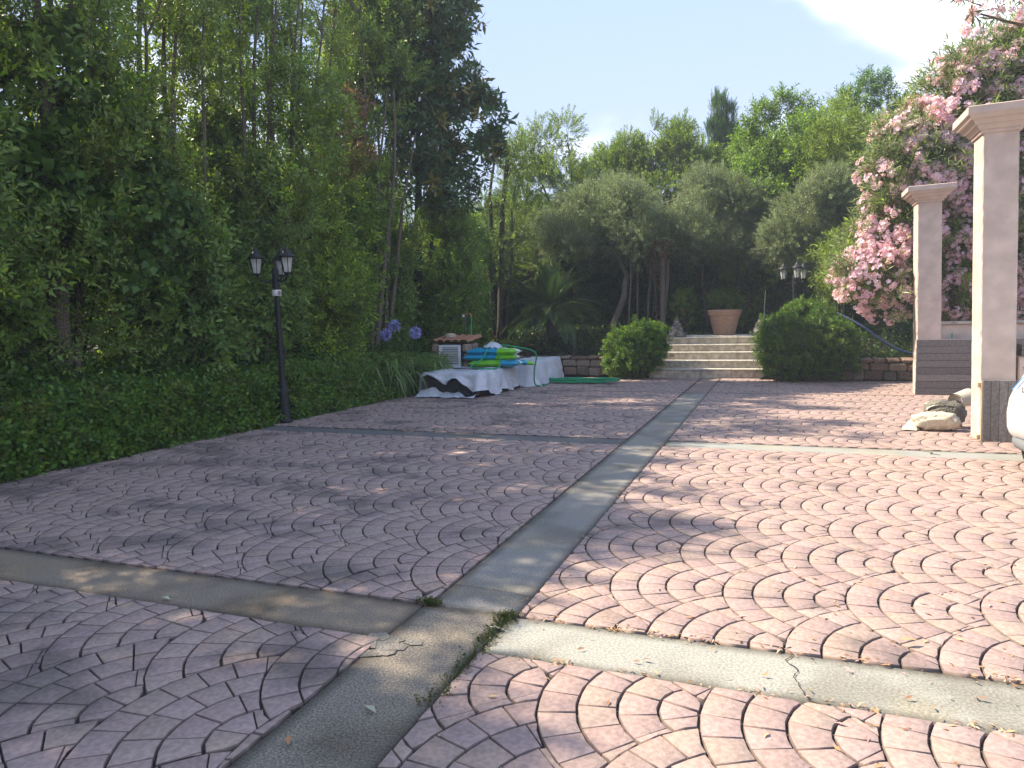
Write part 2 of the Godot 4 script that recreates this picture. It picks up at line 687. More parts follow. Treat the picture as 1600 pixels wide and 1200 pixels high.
func strip(called: String, label: String, x0: float, x1: float, z0: float, z1: float, col: Color, blotch: float, m: Material, y := -0.008) -> void:
	nz.seed = 33
	nz.frequency = 1.6
	nz.fractal_octaves = 4
	var nx := maxi(2, int((x1 - x0) / 0.06) + 1)
	var nzz := maxi(2, int((z1 - z0) / 0.06) + 1)
	var p := PackedVector3Array()
	var cols := PackedColorArray()
	for b in nzz + 2:
		for a in nx + 2:
			var ca := clampi(a - 1, 0, nx - 1)
			var cb := clampi(b - 1, 0, nzz - 1)
			var x := lerpf(x0 + 0.004, x1 - 0.004, float(ca) / (nx - 1))
			var z := lerpf(z1 - 0.004, z0 + 0.004, float(cb) / (nzz - 1))
			var edge := a == 0 or b == 0 or a == nx + 1 or b == nzz + 1
			p.append(Vector3(x, y - 0.06 if edge else y + 0.003 * nz.get_noise_2d(x * 2.0, z * 2.0), z))
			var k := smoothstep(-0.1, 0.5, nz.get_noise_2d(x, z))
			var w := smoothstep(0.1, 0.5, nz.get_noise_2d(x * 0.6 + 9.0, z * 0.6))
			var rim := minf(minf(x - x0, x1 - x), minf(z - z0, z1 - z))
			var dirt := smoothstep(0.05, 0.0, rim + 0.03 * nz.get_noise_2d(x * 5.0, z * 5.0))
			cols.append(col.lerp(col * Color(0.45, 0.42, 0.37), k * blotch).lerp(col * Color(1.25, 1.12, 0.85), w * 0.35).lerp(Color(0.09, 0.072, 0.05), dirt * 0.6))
	var mb := MB.new()
	mb.grid(p, nx + 2, nzz + 2, false, false, cols)
	structure(called, mb, m, label)

func wander(a: Vector2, b: Vector2, n: int, off: float) -> Array:
	rng.seed = int(a.x * 100.0) + 4000
	var out := []
	var d := 0.0
	for k in n + 1:
		d = clampf(d + rng.randf_range(-off, off) * 0.7, -off * 1.6, off * 1.6)
		out.append(a.lerp(b, float(k) / n) + Vector2(d if absf(b.x - a.x) < absf(b.y - a.y) else 0.0, d if absf(b.x - a.x) >= absf(b.y - a.y) else 0.0) * (0.0 if k == n else 1.0))
	return out

func ribbon(called: String, label: String, pts: Array, width: float, y: float) -> void:
	var m := MB.new()
	for k in pts.size() - 1:
		var d: Vector2 = (pts[k + 1] - pts[k]).normalized()
		var s := Vector2(-d.y, d.x) * width * rng.randf_range(0.3, 0.7)
		var q := [pts[k] - s, pts[k + 1] - s, pts[k + 1] + s, pts[k] + s]
		var v3 := []
		for w in q:
			v3.append(Vector3(w.x, y, w.y))
		m.poly(v3, Vector3.UP)
	structure(called, m, mats["joint"], label)

func court() -> void:
	fan_panel("stained red fan paving between the lamp post and the long concrete strip", -6.6, -1.505, -7.275, -2.872, 300, 101)
	fan_panel("sunlit pink fan paving between the long concrete strip and the pillars", -1.06, 6.2, -7.275, -2.862, 300, 102)
	fan_panel("dark stained fan paving nearest the camera beyond which lies the mossy strip", -6.6, -1.525, -2.48, 0.9, 300, 103)
	fan_panel("pale fan paving in front of the cracked concrete strip", -1.09, 6.2, -2.492, 0.9, 300, 104)
	fan_panel("shaded fan paving in front of the tarpaulin heap", -6.5, -1.505, -15.9, -7.66, 0, 105)
	fan_panel("sun dappled fan paving between the garden steps and the pillars", -1.06, 6.2, -15.95, -7.66, 0, 106)
	var cm := mat("concrete", Color(1, 1, 1), 0.85, noise_tex("concrete", 0.06, 0.8, 1.0, 5, 12), 2.3, noise_tex("grit", 0.09, 0.5, 1.0, 3, 9), 0.06)
	var rough := mat("rough_concrete", Color(1, 1, 1), 0.95, noise_tex("aggregate", 0.11, 0.66, 1.0, 3, 15), 1.5, noise_tex("aggregate", 0.11, 0.66, 1.0, 3, 15), 0.45)
	strip("concrete_strip", "long smooth concrete strip running from the crossing to the steps", -1.5, -1.065, -12.73, -2.872, Color(0.31, 0.285, 0.25), 0.5, cm)
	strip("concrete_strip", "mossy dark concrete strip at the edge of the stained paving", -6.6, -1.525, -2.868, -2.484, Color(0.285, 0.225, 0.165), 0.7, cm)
	strip("concrete_strip", "worn rough concrete between the two nearest paved panels", -1.521, -1.094, -2.868, 0.9, Color(0.33, 0.28, 0.22), 0.8, rough)
	strip("concrete_strip", "pale cracked concrete strip across the sunlit paving", -1.09, 6.2, -2.858, -2.496, Color(0.38, 0.365, 0.315), 0.55, cm)
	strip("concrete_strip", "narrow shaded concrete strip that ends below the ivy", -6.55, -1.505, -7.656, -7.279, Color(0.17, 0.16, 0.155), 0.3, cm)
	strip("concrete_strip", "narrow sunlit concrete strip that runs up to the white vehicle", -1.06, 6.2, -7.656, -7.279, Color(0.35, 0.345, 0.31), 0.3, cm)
	strip("concrete_strip", "pink tinted end of the long strip before the steps", -1.5, -1.065, -15.9, -12.745, Color(0.33, 0.235, 0.2), 0.2, cm)
	rng.seed = 4400
	for k in 9:
		var c := Vector2(-1.56 + 0.085 * (k % 3) - 0.03 * (k / 3), -2.49 + 0.06 * (k / 3)) + Vector2(rng.randf_range(-0.03, 0.03), rng.randf_range(-0.02, 0.02))
		var m := MB.new()
		var top := []
		var nn := rng.randi_range(5, 7)
		var ph := rng.randf() * TAU
		for j in nn:
			var r := rng.randf_range(0.035, 0.075)
			top.append(Vector3(c.x + cos(ph + TAU * j / nn) * r, -0.0035 + rng.randf_range(-0.002, 0.002), c.y + sin(ph + TAU * j / nn) * r * 0.7))
		m.poly(top, Vector3.UP, Color(0.31, 0.28, 0.235) * rng.randf_range(0.75, 1.1))
		for j in nn:
			var a: Vector3 = top[j]
			var b: Vector3 = top[(j + 1) % nn]
			m.poly([a, b, b + Vector3(0, -0.03, 0), a + Vector3(0, -0.03, 0)], (a + b) * 0.5 - Vector3(c.x, 0, c.y), Color(0.12, 0.1, 0.08))
		structure("concrete_fragment", m, rough, "broken piece of concrete at the corner of the near paving")
	ribbon("concrete_crack", "branching crack in the pale concrete strip", wander(Vector2(0.06, -2.86), Vector2(0.16, -2.496), 26, 0.022), 0.0045, -0.003)
	ribbon("concrete_crack", "fine crack across the long strip", wander(Vector2(-1.5, -3.12), Vector2(-1.07, -3.09), 22, 0.012), 0.0035, -0.003)
	ribbon("paving_joint", "dark expansion joint across the far paving", [Vector2(-6.2, -12.74), Vector2(-3.6, -12.735), Vector2(-1.5, -12.74)], 0.035, 0.004)
	ribbon("paving_joint", "dark expansion joint in the paving near the steps", [Vector2(-1.06, -12.74), Vector2(1.0, -12.745), Vector2(2.1, -12.74)], 0.025, 0.004)
	ribbon("concrete_crack", "short crack in the strip beside the white vehicle", [Vector2(1.35, -7.62), Vector2(1.41, -7.55), Vector2(1.38, -7.48), Vector2(1.45, -7.44)], 0.012, -0.003)

# ---------------------------------------------------------------- steps and retaining walls
func steps_and_walls() -> void:
	var t := thing("garden_steps", "five pale marble steps between the two rounded bushes", "steps", Vector3(0, 0, 0))
	var face := mat("limestone", Color(0.56, 0.48, 0.37), 0.75, noise_tex("lime", 0.012, 0.8, 1.0, 5, 17), 0.9)
	var slab := mat("marble", Color(0.64, 0.58, 0.48), 0.6, noise_tex("lime2", 0.02, 0.8, 1.0, 5, 18), 1.3)
	var rows := [[-2.62, 0.05, -15.9, 0.0, 0.2], [-2.5, -0.2, -16.2, 0.2, 0.37], [-2.52, -0.2, -16.5, 0.37, 0.54], [-2.42, -0.2, -16.8, 0.54, 0.7], [-2.4, -0.2, -17.1, 0.7, 0.86]]
	rng.seed = 40
	for r in rows:
		var x: float = r[0]
		var n := 0
		while x < r[1] - 0.05:
			var w := minf(rng.randf_range(0.42, 0.68), r[1] - x)
			if r[1] - x - w < 0.15:
				w = r[1] - x
			var m := MB.new()
			m.cbox(Vector3(x + w / 2, (r[3] + r[4] - 0.03) / 2 - 0.02, r[2] - 0.16), Vector3(w - 0.004, r[4] - r[3] + 0.01, 0.32), 0.003, Basis.IDENTITY, Color(1, 1, 1) * rng.randf_range(0.82, 1.08))
			part("riser", m, face, t)
			var s := MB.new()
			s.cbox(Vector3(x + w / 2, r[4] - 0.014, r[2] - 0.155), Vector3(w - 0.003, 0.028, 0.36), 0.006, Basis.IDENTITY, Color(1, 1, 1) * rng.randf_range(0.9, 1.08))
			part("tread", s, slab, t)
			x += w
	var pl := MB.new()
	pl.cbox(Vector3(-1.3, 0.84, -18.1), Vector3(2.5, 0.1, 1.5), 0.01)
	structure("landing", pl, slab, "marble landing at the top of the steps")
	var rock := mat("rubble", Color(1, 1, 1), 0.9, noise_tex("rock", 0.03, 0.72, 1.0, 5, 23), 1.6, noise_tex("rock_relief", 0.04, 0.0, 1.0, 5, 24), 0.7)
	var mortar := mat("mortar", Color(0.1, 0.085, 0.07), 0.95, noise_tex("grit", 0.09, 0.5, 1.0, 3, 9), 2.0)
	rubble_wall("low coursed rubble wall between the tarpaulin heap and the steps", -6.2, -2.64, -16.28, [0.0, 0.21, 0.38, 0.47], 0.3, rock, mortar, 51)
	rubble_wall("low rubble wall between the large round bush and the far pillar", 0.07, 4.6, -15.5, [0.0, 0.2, 0.36, 0.46], 0.26, rock, mortar, 52)
	# the retaining wall below the hedge, nearly hidden by ivy
	var w := MB.new()
	rng.seed = 60
	var o := thing("retaining_wall", "low rubble retaining wall showing through the ivy below the hedge", "wall", Vector3(-6.78, 0, -5.0))
	w.cbox(Vector3(0, 0.2, 0), Vector3(0.22, 0.5, 17.0), 0.03)
	part("core", w, mortar, o)
	for k in 34:
		for c in 2:
			var s := MB.new()
			s.cbox(Vector3(0.13 + rng.randf_range(-0.02, 0.02), 0.12 + 0.23 * c, -8.3 + k * 0.5 + 0.2 * c), Vector3(0.12, 0.21, 0.44), 0.04, Basis.IDENTITY, Color(0.26, 0.2, 0.14) * rng.randf_range(0.7, 1.2), 0.02, rng)
			part("stone", s, rock, o)

func rubble_wall(label: String, x0: float, x1: float, z: float, ys: Array, w: float, rock: Material, mortar: Material, sd: int) -> void:
	rng.seed = sd
	var o := thing("rubble_wall", label, "wall", Vector3((x0 + x1) / 2, 0, z))
	var half := (x1 - x0) / 2
	var core := MB.new()
	core.cbox(Vector3(0, ys[-1] / 2 - 0.02, -0.14), Vector3(x1 - x0, ys[-1], 0.24), 0.01)
	part("core", core, mortar, o)
	for c in ys.size() - 1:
		var x := -half - rng.randf_range(0.0, 0.1)
		while x < half:
			var l := w * rng.randf_range(0.65, 1.35)
			if c == ys.size() - 2:
				l *= 0.8
			var h: float = ys[c + 1] - ys[c]
			var m := MB.new()
			var tone := Color(0.34, 0.27, 0.2) if rng.randf() < 0.6 else Color(0.36, 0.23, 0.17)
			m.cbox(Vector3(x + l / 2, (ys[c] + ys[c + 1]) / 2 + rng.randf_range(-0.01, 0.012), -0.1 + rng.randf_range(-0.012, 0.015)), Vector3(l - 0.018, h - 0.016, 0.26), 0.028, Basis(Vector3.FORWARD, rng.randf_range(-0.05, 0.05)), tone * rng.randf_range(0.65, 1.2), 0.014, rng)
			part("stone", m, rock, o)
			x += l

# ---------------------------------------------------------------- pillars and the walls beside them
func pillar(label: String, at: Vector3, size: Vector2, h: float, m: Material) -> Node3D:
	var o := thing("pillar", label, "pillar", at, 0.0, "stuccoed pillars along the court")
	o.rotation.z = deg_to_rad(1.2)
	# shaft with slightly uneven arrises
	var s := MB.new()
	rng.seed = int(at.z * 10.0)
	var p := PackedVector3Array()
	var rows := 44
	for r in rows + 1:
		var y := h * r / rows
		for k in 8:
			var cx := -1.0 if k in [0, 5, 6, 7] else 1.0
			var cz := 1.0 if k in [7, 0, 1, 2] else -1.0
			var bev := 0.008 + absf(rng.randfn(0.0, 0.004))
			var q := Vector3(cx * size.x / 2, y, cz * size.y / 2)
			if k in [0, 1, 4, 5]:
				q.x -= cx * bev
			else:
				q.z -= cz * bev
			p.append(q)
	for r in rows:
		for k in 8:
			var q := [p[r * 8 + k], p[r * 8 + (k + 1) % 8], p[(r + 1) * 8 + (k + 1) % 8], p[(r + 1) * 8 + k]]
			s.poly(q, (q[0] + q[1]) * Vector3(1, 0, 1))
	part("shaft", s, m, o)
	var c := MB.new()
	var prof := [[0.0, 0.0], [0.02, 0.004], [0.024, 0.035], [0.042, 0.037], [0.048, 0.05], [0.066, 0.08], [0.084, 0.083], [0.09, 0.095], [0.108, 0.128], [0.128, 0.131], [0.134, 0.142], [0.15, 0.165], [0.158, 0.168], [0.16, 0.174], [0.158, 0.24], [0.15, 0.247], [0.0, 0.25]]
	for k in prof.size() - 1:
		for e in 4:
			var pts := []
			for w in [[k, -1], [k, 1], [k + 1, 1], [k + 1, -1]]:
				var ex: float = size.x / 2 + prof[w[0]][0]
				var ez: float = size.y / 2 + prof[w[0]][0]
				var q := Vector2(w[1] * ex, ez) if e % 2 == 0 else Vector2(ex, w[1] * ez)
				if e >= 2:
					q = -q
				pts.append(Vector3(q.x, h + prof[w[0]][1], q.y))
			var out := Vector3(0, 0, 1) if e % 2 == 0 else Vector3(1, 0, 0)
			c.poly(pts, (out if e < 2 else -out) + Vector3.UP * (5.0 if k == prof.size() - 2 else -0.4))
	c.poly([Vector3(-size.x / 2, h + 0.25, -size.y / 2), Vector3(size.x / 2, h + 0.25, -size.y / 2), Vector3(size.x / 2, h + 0.25, size.y / 2), Vector3(-size.x / 2, h + 0.25, size.y / 2)], Vector3.UP)
	part("capital", c, m, o)
	return o

func colonnade() -> void:
	var st := mat("stucco", Color(0.66, 0.525, 0.435), 0.9, noise_tex("stucco", 0.01, 0.9, 1.0, 5, 27), 0.6, noise_tex("grit", 0.09, 0.5, 1.0, 3, 9), 0.05)
	pillar("tall pink stucco pillar with the grey board leaning on it", Vector3(2.13, 0, -8.53), Vector2(0.31, 0.34), 3.06, st)
	pillar("farther pink stucco pillar standing on the grey plank base, under oleander blossom", Vector3(2.34, 0, -13.12), Vector2(0.34, 0.36), 3.05, st)
	var wood := mat("grey_planks", Color(1, 1, 1), 0.85, noise_tex("grain", 0.03, 0.82, 1.0, 5, 31), 1.5)
	var w := thing("plank_clad_wall", "parapet wall clad in eight grey planks beside the farther pillar", "wall", Vector3(3.5, 0, -13.1))
	var b := MB.new()
	b.cbox(Vector3(0.25, 0.56, -0.06), Vector3(2.5, 1.12, 0.16), 0.01)
	part("parapet", b, st, w)
	b = MB.new()
	b.cbox(Vector3(0.25, 1.145, -0.06), Vector3(2.52, 0.05, 0.24), 0.008)
	part("coping", b, mat("coping", Color(0.5, 0.44, 0.37), 0.8, noises["lime"], 0.9), w)
	b = MB.new()
	b.cbox(Vector3(-1.17, 0.44, 0.1), Vector3(0.36, 0.88, 0.12), 0.006)
	part("plinth", b, st, w)
	rng.seed = 77
	for k in 8:
		b = MB.new()
		b.cbox(Vector3(0.12, 0.057 + 0.111 * k, 0.185), Vector3(2.96, 0.106, 0.028), 0.004, Basis.IDENTITY, Color(0.235, 0.205, 0.185) * rng.randf_range(0.78, 1.2))
		part("plank", b, wood, w)
	# low wall to the right of the near pillar
	var l := thing("low_wall", "low pink stucco wall in shade behind the white vehicle", "wall", Vector3(3.5, 0, -8.5))
	b = MB.new()
	b.cbox(Vector3(0.0, 0.43, 0), Vector3(2.4, 0.86, 0.2), 0.012)
	part("wall", b, st, l)
	for k in 2:
		b = MB.new()
		b.cbox(Vector3(0, 0.885 + 0.062 * k, 0.06), Vector3(2.38, 0.058, 0.18), 0.004, Basis.IDENTITY, Color(0.16, 0.15, 0.14))
		part("plank", b, wood, l)

# ---------------------------------------------------------------- trees and shrubs
var G := {}

func greens() -> void:
	# leaf sprigs, each one a twig with its leaves
	G.laurel = sprig(1, 13, 0.24, 0.075, 0.03, Color(0.075, 0.143, 0.033), Color(0.120, 0.210, 0.045))
	G.laurel2 = sprig(2, 16, 0.22, 0.055, 0.024, Color(0.090, 0.165, 0.038), Color(0.150, 0.240, 0.053))
	G.spiky = sprig(3, 18, 0.34, 0.07, 0.026, Color(0.104, 0.169, 0.039), Color(0.169, 0.247, 0.058), 0.6, 0.1)
	G.olive = sprig(4, 22, 0.3, 0.055, 0.011, Color(0.130, 0.169, 0.098), Color(0.221, 0.260, 0.169), 0.7, 0.12)
	G.magnolia = sprig(5, 9, 0.22, 0.17, 0.06, Color(0.049, 0.098, 0.035), Color(0.070, 0.126, 0.042), 0.9, 0.25)
	G.vine = sprig(6, 7, 0.25, 0.11, 0.1, Color(0.090, 0.165, 0.038), Color(0.135, 0.225, 0.045), 1.0, 0.35, true, 0.35)
	G.bamboo = sprig(7, 14, 0.32, 0.12, 0.014, Color(0.156, 0.240, 0.036), Color(0.240, 0.336, 0.060), 0.9, 0.3)
	G.oleander = sprig(8, 15, 0.3, 0.13, 0.02, Color(0.091, 0.133, 0.056), Color(0.154, 0.210, 0.084), 0.75, 0.12)
	G.tobira = sprig(9, 15, 0.1, 0.06, 0.023, Color(0.069, 0.138, 0.023), Color(0.115, 0.207, 0.034), 0.9, 0.1, false, 0.62)
	G.ivy = sprig(10, 10, 0.1, 0.03, 0.022, Color(0.065, 0.130, 0.026), Color(0.104, 0.195, 0.039), 1.0, 0.2, false)
	G.cypress = sprig(11, 26, 0.24, 0.05, 0.009, Color(0.045, 0.090, 0.038), Color(0.075, 0.128, 0.045), 0.35, 0.0, true)
	G.dead = sprig(12, 9, 0.2, 0.12, 0.045, Color(0.16, 0.09, 0.05), Color(0.24, 0.14, 0.08), 0.9, 0.5)
	G.twig = twig_mesh()
	G.flower = blossom(21, 11, 0.055)
	leaf_mat("leaf", 0.42, 1.0)
	leaf_mat("leaf_gloss", 0.38, 0.5)
	leaf_mat("petal", 0.7, 0.8)
	mat("bark", Color(0.15, 0.115, 0.085), 0.95, noise_tex("bark", 0.04, 0.45, 1.0, 5, 41), 2.2, noise_tex("bark", 0.04, 0.45, 1.0, 5, 41), 1.0)
	mat("pale_bark", Color(0.26, 0.21, 0.16), 0.95, noise_tex("bark", 0.04, 0.45, 1.0, 5, 41), 2.2)

func twig_mesh() -> ArrayMesh:
	rng.seed = 90
	var m := MB.new()
	for k in 6:
		var d := (unit() * 0.6 + Vector3.UP).normalized()
		var b := Vector3(0, rng.randf() * 0.3, 0)
		m.tube([b, b + d * 0.25 + unit() * 0.03, b + d * 0.5 + unit() * 0.08], [0.004, 0.003, 0.001], 3, Color(0.16, 0.12, 0.09), false)
	return m.mesh()

func blossom(sd: int, count: int, size: float) -> ArrayMesh:
	# a loose head of five petalled flowers
	rng.seed = sd
	var m := MB.new()
	for k in count:
		var d := unit()
		d.y = absf(d.y) * 0.9 + 0.1
		d = d.normalized()
		var c := d * rng.randf_range(0.05, 0.085)
		var bas := facing(d + unit() * 0.4, rng.randf() * TAU, Vector3.ONE)
		var pink := Color(0.89, 0.56, 0.75).lerp(Color(0.95, 0.84, 0.94), rng.randf())
		for j in 5:
			var a := TAU * j / 5
			m.leaf(c, bas * Vector3(cos(a), 0.35, sin(a)), bas.y, size * 0.62, size * 0.42, pink, 0.1, 0.1, 0.62)
		m.leaf(c, bas * Vector3(0.3, 1, 0), bas.x, size * 0.25, size * 0.15, Color(0.7, 0.22, 0.3))
	return m.mesh()

func tree(called: String, label: String, at: Vector3, stems: Array, blobs: Array, leafs: String, count: int, sd: int, o := {}) -> Node3D:
	var t := thing(called, label, o.get("category", "tree"), at, 0.0, o.get("group", ""))
	rng.seed = sd
	var bark: Material = mats[o.get("bark", "bark")]
	var tops := []
	for s in stems:
		var m := MB.new()
		var pts := trunk(m, s[0], s[1], s[2], s[3], o.get("wobble", 0.08))
		part("trunk", m, bark, t)
		tops.append(pts)
	if o.get("branches", true):
		for b in blobs:
			var best: Array = []
			var bd := 1e9
			for pts in tops:
				for q in pts:
					var d: float = q.distance_to(b[0] - Vector3(0, b[1].y * 0.6, 0))
					if d < bd and q.y < b[0].y + 0.2:
						bd = d
						best = [q]
			if best.size() and bd > 0.15:
				var m := MB.new()
				trunk(m, best[0], b[0] + Vector3(0, b[1].y * 0.3, 0), minf(0.045, 0.014 + bd * 0.016), 0.006, 0.06, 5, 5)
				part("branch", m, bark, t)
	crown("crown", t, G[leafs], mats[o.get("mat", "leaf")], blobs, count, sd, o)
	return t

func column(sd: int, n: int, y0: float, y1: float, wide: float, r0: float, r1: float) -> Array:
	rng.seed = sd
	var out := []
	for k in n:
		var s := float(k) / maxi(n - 1, 1)
		var a := rng.randf() * TAU
		var r := wide * sqrt(rng.randf())
		var q := rng.randf_range(r0, r1)
		out.append([Vector3(cos(a) * r, lerpf(y0, y1, s), sin(a) * r), Vector3(q, q * rng.randf_range(0.8, 1.2), q)])
	return out

func shrub(called: String, label: String, at: Vector3, size: Vector3, leafs: String, count: int, sd: int, o := {}) -> Node3D:
	rng.seed = sd
	var t := thing(called, label, o.get("category", "shrub"), at, 0.0, o.get("group", ""))
	var m := MB.new()
	for k in 5:
		var a := TAU * k / 5 + rng.randf()
		trunk(m, Vector3(cos(a) * 0.05, 0, sin(a) * 0.05), Vector3(cos(a) * size.x * 0.45, size.y * rng.randf_range(0.5, 0.8), sin(a) * size.z * 0.45), 0.025, 0.008, 0.05, 5, 5)
	part("stem", m, mats.bark, t)
	var blobs := []
	for k in 9:
		var d := unit()
		var q := rng.randf_range(0.38, 0.55)
		blobs.append([Vector3(d.x * size.x * 0.55, size.y * (0.5 + d.y * 0.36), d.z * size.z * 0.55), Vector3(size.x * q, size.y * q * 0.6, size.z * q)])
	crown("foliage", t, G[leafs], mats[o.get("mat", "leaf")], blobs, count, sd, o)
	return t

func left_hedge() -> void:
	greens()
	var grp := "many stemmed trees of the tall hedge"
	var spots := [
		[-7.9, 2.2, 7.8, "tall hedge tree out of sight behind the near end of the ivy wall"],
		[-7.8, 0.2, 7.6, "tall hedge tree standing over the near end of the ivy wall"],
		[-7.9, -1.9, 7.2, "tall hedge tree before the vine draped one, casting shade over the near paving"],
		[-7.8, -3.8, 6.9, "hedge tree whose leaning grey limb reaches the picture's top corner"],
		[-7.7, -5.7, 6.6, "hedge tree with a stout trunk draped by a broad leaved vine"],
		[-7.9, -7.4, 6.9, "hedge tree with a cluster of slim stems against patches of sky"],
		[-7.7, -9.1, 8.5, "tall hedge tree rising straight behind the three lantern lamp post"],
		[-7.9, -10.8, 8.3, "bright green hedge tree beside the brown dead leaves"],
		[-7.7, -12.3, 8.2, "last small leaved hedge tree, growing against the dark magnolia"],
	]
	for k in spots.size():
		var s: Array = spots[k]
		rng.seed = 300 + k
		var stems := []
		var n := 4 if k != 4 else 3
		for j in n:
			var a := TAU * j / n + rng.randf()
			var r0 := rng.randf_range(0.045, 0.075) * (1.5 if k == 4 and j == 0 else 1.0)
			stems.append([Vector3(cos(a) * 0.18, 0, sin(a) * 0.25), Vector3(cos(a) * rng.randf_range(0.3, 0.75), rng.randf_range(s[2] * 0.65, s[2] * 0.9) - 0.4, sin(a) * rng.randf_range(0.4, 0.9)), r0, 0.016])
		for j in 4:
			var sz := rng.randf_range(-0.8, 0.8)
			stems.append([Vector3(0.25, 0, sz * 0.6), Vector3(rng.randf_range(0.45, 0.95), rng.randf_range(4.2, s[2] - 0.9), sz + rng.randf_range(-0.25, 0.25)), rng.randf_range(0.04, 0.07), 0.014])
		if k == 3:
			stems.append([Vector3(0.1, 2.0, -0.6), Vector3(0.3, 5.2, 0.9), 0.09, 0.05])
		var blobs := column(320 + k, 13, 1.5, s[2] - 1.1, 0.85, 0.5, 0.85)
		# ragged leading shoots
		for j in 7:
			blobs.append([Vector3(rng.randf_range(-0.8, 0.8), s[2] - rng.randf_range(0.3, 1.3), rng.randf_range(-0.9, 0.9)), Vector3(0.22, rng.randf_range(0.4, 0.8), 0.22)])
		tree("hedge_tree", s[3], Vector3(s[0], 0.42, s[1]), stems, blobs, "laurel2" if k % 2 else "laurel", 2300 if k > 3 else 5500, 340 + k, {"group": grp, "gap": 0.1 if k > 3 else -0.35, "freq": 1.5, "bark": "pale_bark", "dark": Color(1.4, 1.25, 1.6), "light": Color(2.8, 2.3, 2.0), "odd": Color(3.2, 2.7, 0.9), "odd_share": 0.09, "smax": 1.5})
		crown("shoots", get_node(NodePath("hedge_tree" if k == 0 else "hedge_tree_%03d" % k)), G.spiky, mats.leaf, blobs, 420, 370 + k, {"gap": 0.05, "freq": 1.2, "up": 1.6, "inner": 0.9, "smin": 0.8, "smax": 1.5, "light": Color(1.9, 1.7, 1.0), "dark": Color(1.0, 1.0, 0.8)})
	# the wall of shrubs under them
	var under := ["dark shrub at the near end of the hedge foot", "dark shrub in the hedge foot beside the strap leaved tufts", "shaded shrub below the vine draped trunk", "dull green shrub in the hedge foot, midway to the lamp post", "shaded shrub in the hedge foot just before the lamp post", "deep green shrub directly behind the lamp post", "yellow green shrub tinted as sunlit between the lamp post and the blue flowers", "leafy shrub behind the blue flowered clump", "dark shrub over the little stone pump house", "dark shrub behind the garden tap"]
	for k in under.size():
		var z := -1.6 - k * 1.42
		var lit_tint := k in [6, 7]  # these two get a sunlit look from a brighter leaf tint
		shrub("hedge_shrub", under[k], Vector3(-7.6 - 0.1 * (k % 2) - (0.4 if k > 7 else 0.0), 0.4, z), Vector3(0.95, 2.9 + 0.4 * (k % 3), 1.05), "laurel" if k % 3 else "laurel2", 3600, 400 + k, {"group": "shrubs of the hedge foot", "gap": -0.3, "light": Color(3.2, 2.7, 0.9) if lit_tint else Color(3.0, 2.5, 2.6), "dark": Color(1.4, 1.3, 1.7), "odd_share": 0.16 if lit_tint else 0.04, "smax": 1.7})
	shrub("hedge_shrub", "tall leafy shrub in front of the magnolia trunks", Vector3(-6.95, 0.4, -14.7), Vector3(0.95, 3.5, 0.95), "laurel2", 4600, 420, {"group": "shrubs of the hedge foot", "gap": -0.3, "dark": Color(1.2, 1.2, 1.2), "light": Color(2.4, 2.1, 1.5), "odd_share": 0.08, "smax": 1.7})
	shrub("hedge_shrub", "leafy shrub between the magnolia and the hard pruned tree", Vector3(-7.5, 0.5, -16.4), Vector3(0.9, 3.0, 0.9), "laurel", 3800, 421, {"group": "shrubs of the hedge foot", "gap": -0.3, "dark": Color(1.2, 1.2, 1.2), "light": Color(2.2, 2.0, 1.5), "odd_share": 0.06, "smax": 1.7})
	# a second row that closes the view behind
	for k in 9:
		shrub("background_shrub", ["tall shrub filling the hedge behind its near end", "tall shrub filling the gap behind the leaning limb", "tall shrub behind the vine draped trunk", "tall shrub behind the slim stems", "tall shrub far behind the lamp post", "tall shrub behind the yellow green one tinted as sunlit", "tall shrub behind the brown dead leaves", "tall shrub behind the foot of the magnolia", "tall shrub behind the pruned bare trunks"][k], Vector3(-9.6, 0.3, -2.0 - k * 2.05), Vector3(1.2, 2.7 if k < 3 else 4.2, 1.3), "laurel2", 1900, 430 + k, {"group": "tall shrubs behind the hedge", "gap": -0.25, "dark": Color(1.2, 1.2, 1.0), "light": Color(2.6, 2.3, 1.2), "smax": 1.7})
	# climbing vine on the stout trunk
	var v := thing("climbing_vine", "broad leaved vine hanging over the stout hedge trunk", "vine", Vector3(-7.15, 0.42, -6.1))
	crown("foliage", v, G.vine, mats.leaf, [[Vector3(0, 2.9, -0.1), Vector3(0.35, 0.9, 0.6)], [Vector3(0.1, 2.0, -0.3), Vector3(0.35, 0.8, 0.8)], [Vector3(0, 3.6, 0.4), Vector3(0.3, 0.5, 0.4)], [Vector3(0.05, 2.3, 0.7), Vector3(0.3, 0.6, 0.4)]], 620, 450, {"up": -0.2, "inner": 0.6, "light": Color(1.25, 1.3, 1.1)})
	# dead brown leaves caught in the crown
	var d := thing("dead_branch", "hanging branch of brown dead leaves high in the hedge", "branch", Vector3(-7.0, 4.6, -10.9))
	var dm := MB.new()
	rng.seed = 455
	trunk(dm, Vector3(-0.3, 0.9, 0), Vector3(0.15, -0.4, 0.2), 0.02, 0.006, 0.05, 5, 5)
	part("limb", dm, mats.bark, d)
	crown("leaves", d, G.dead, mats.leaf, [[Vector3(0.1, 0.35, 0.1), Vector3(0.2, 0.4, 0.2)], [Vector3(0.15, -0.2, 0.2), Vector3(0.25, 0.25, 0.3)], [Vector3(0.1, -0.5, 0.3), Vector3(0.15, 0.2, 0.2)]], 60, 456, {"gap": -2.0, "up": -0.7, "odd_share": 0.0, "dark": Color(0.8, 0.8, 0.8), "light": Color(1.3, 1.2, 1.1)})
	# magnolia
	rng.seed = 460
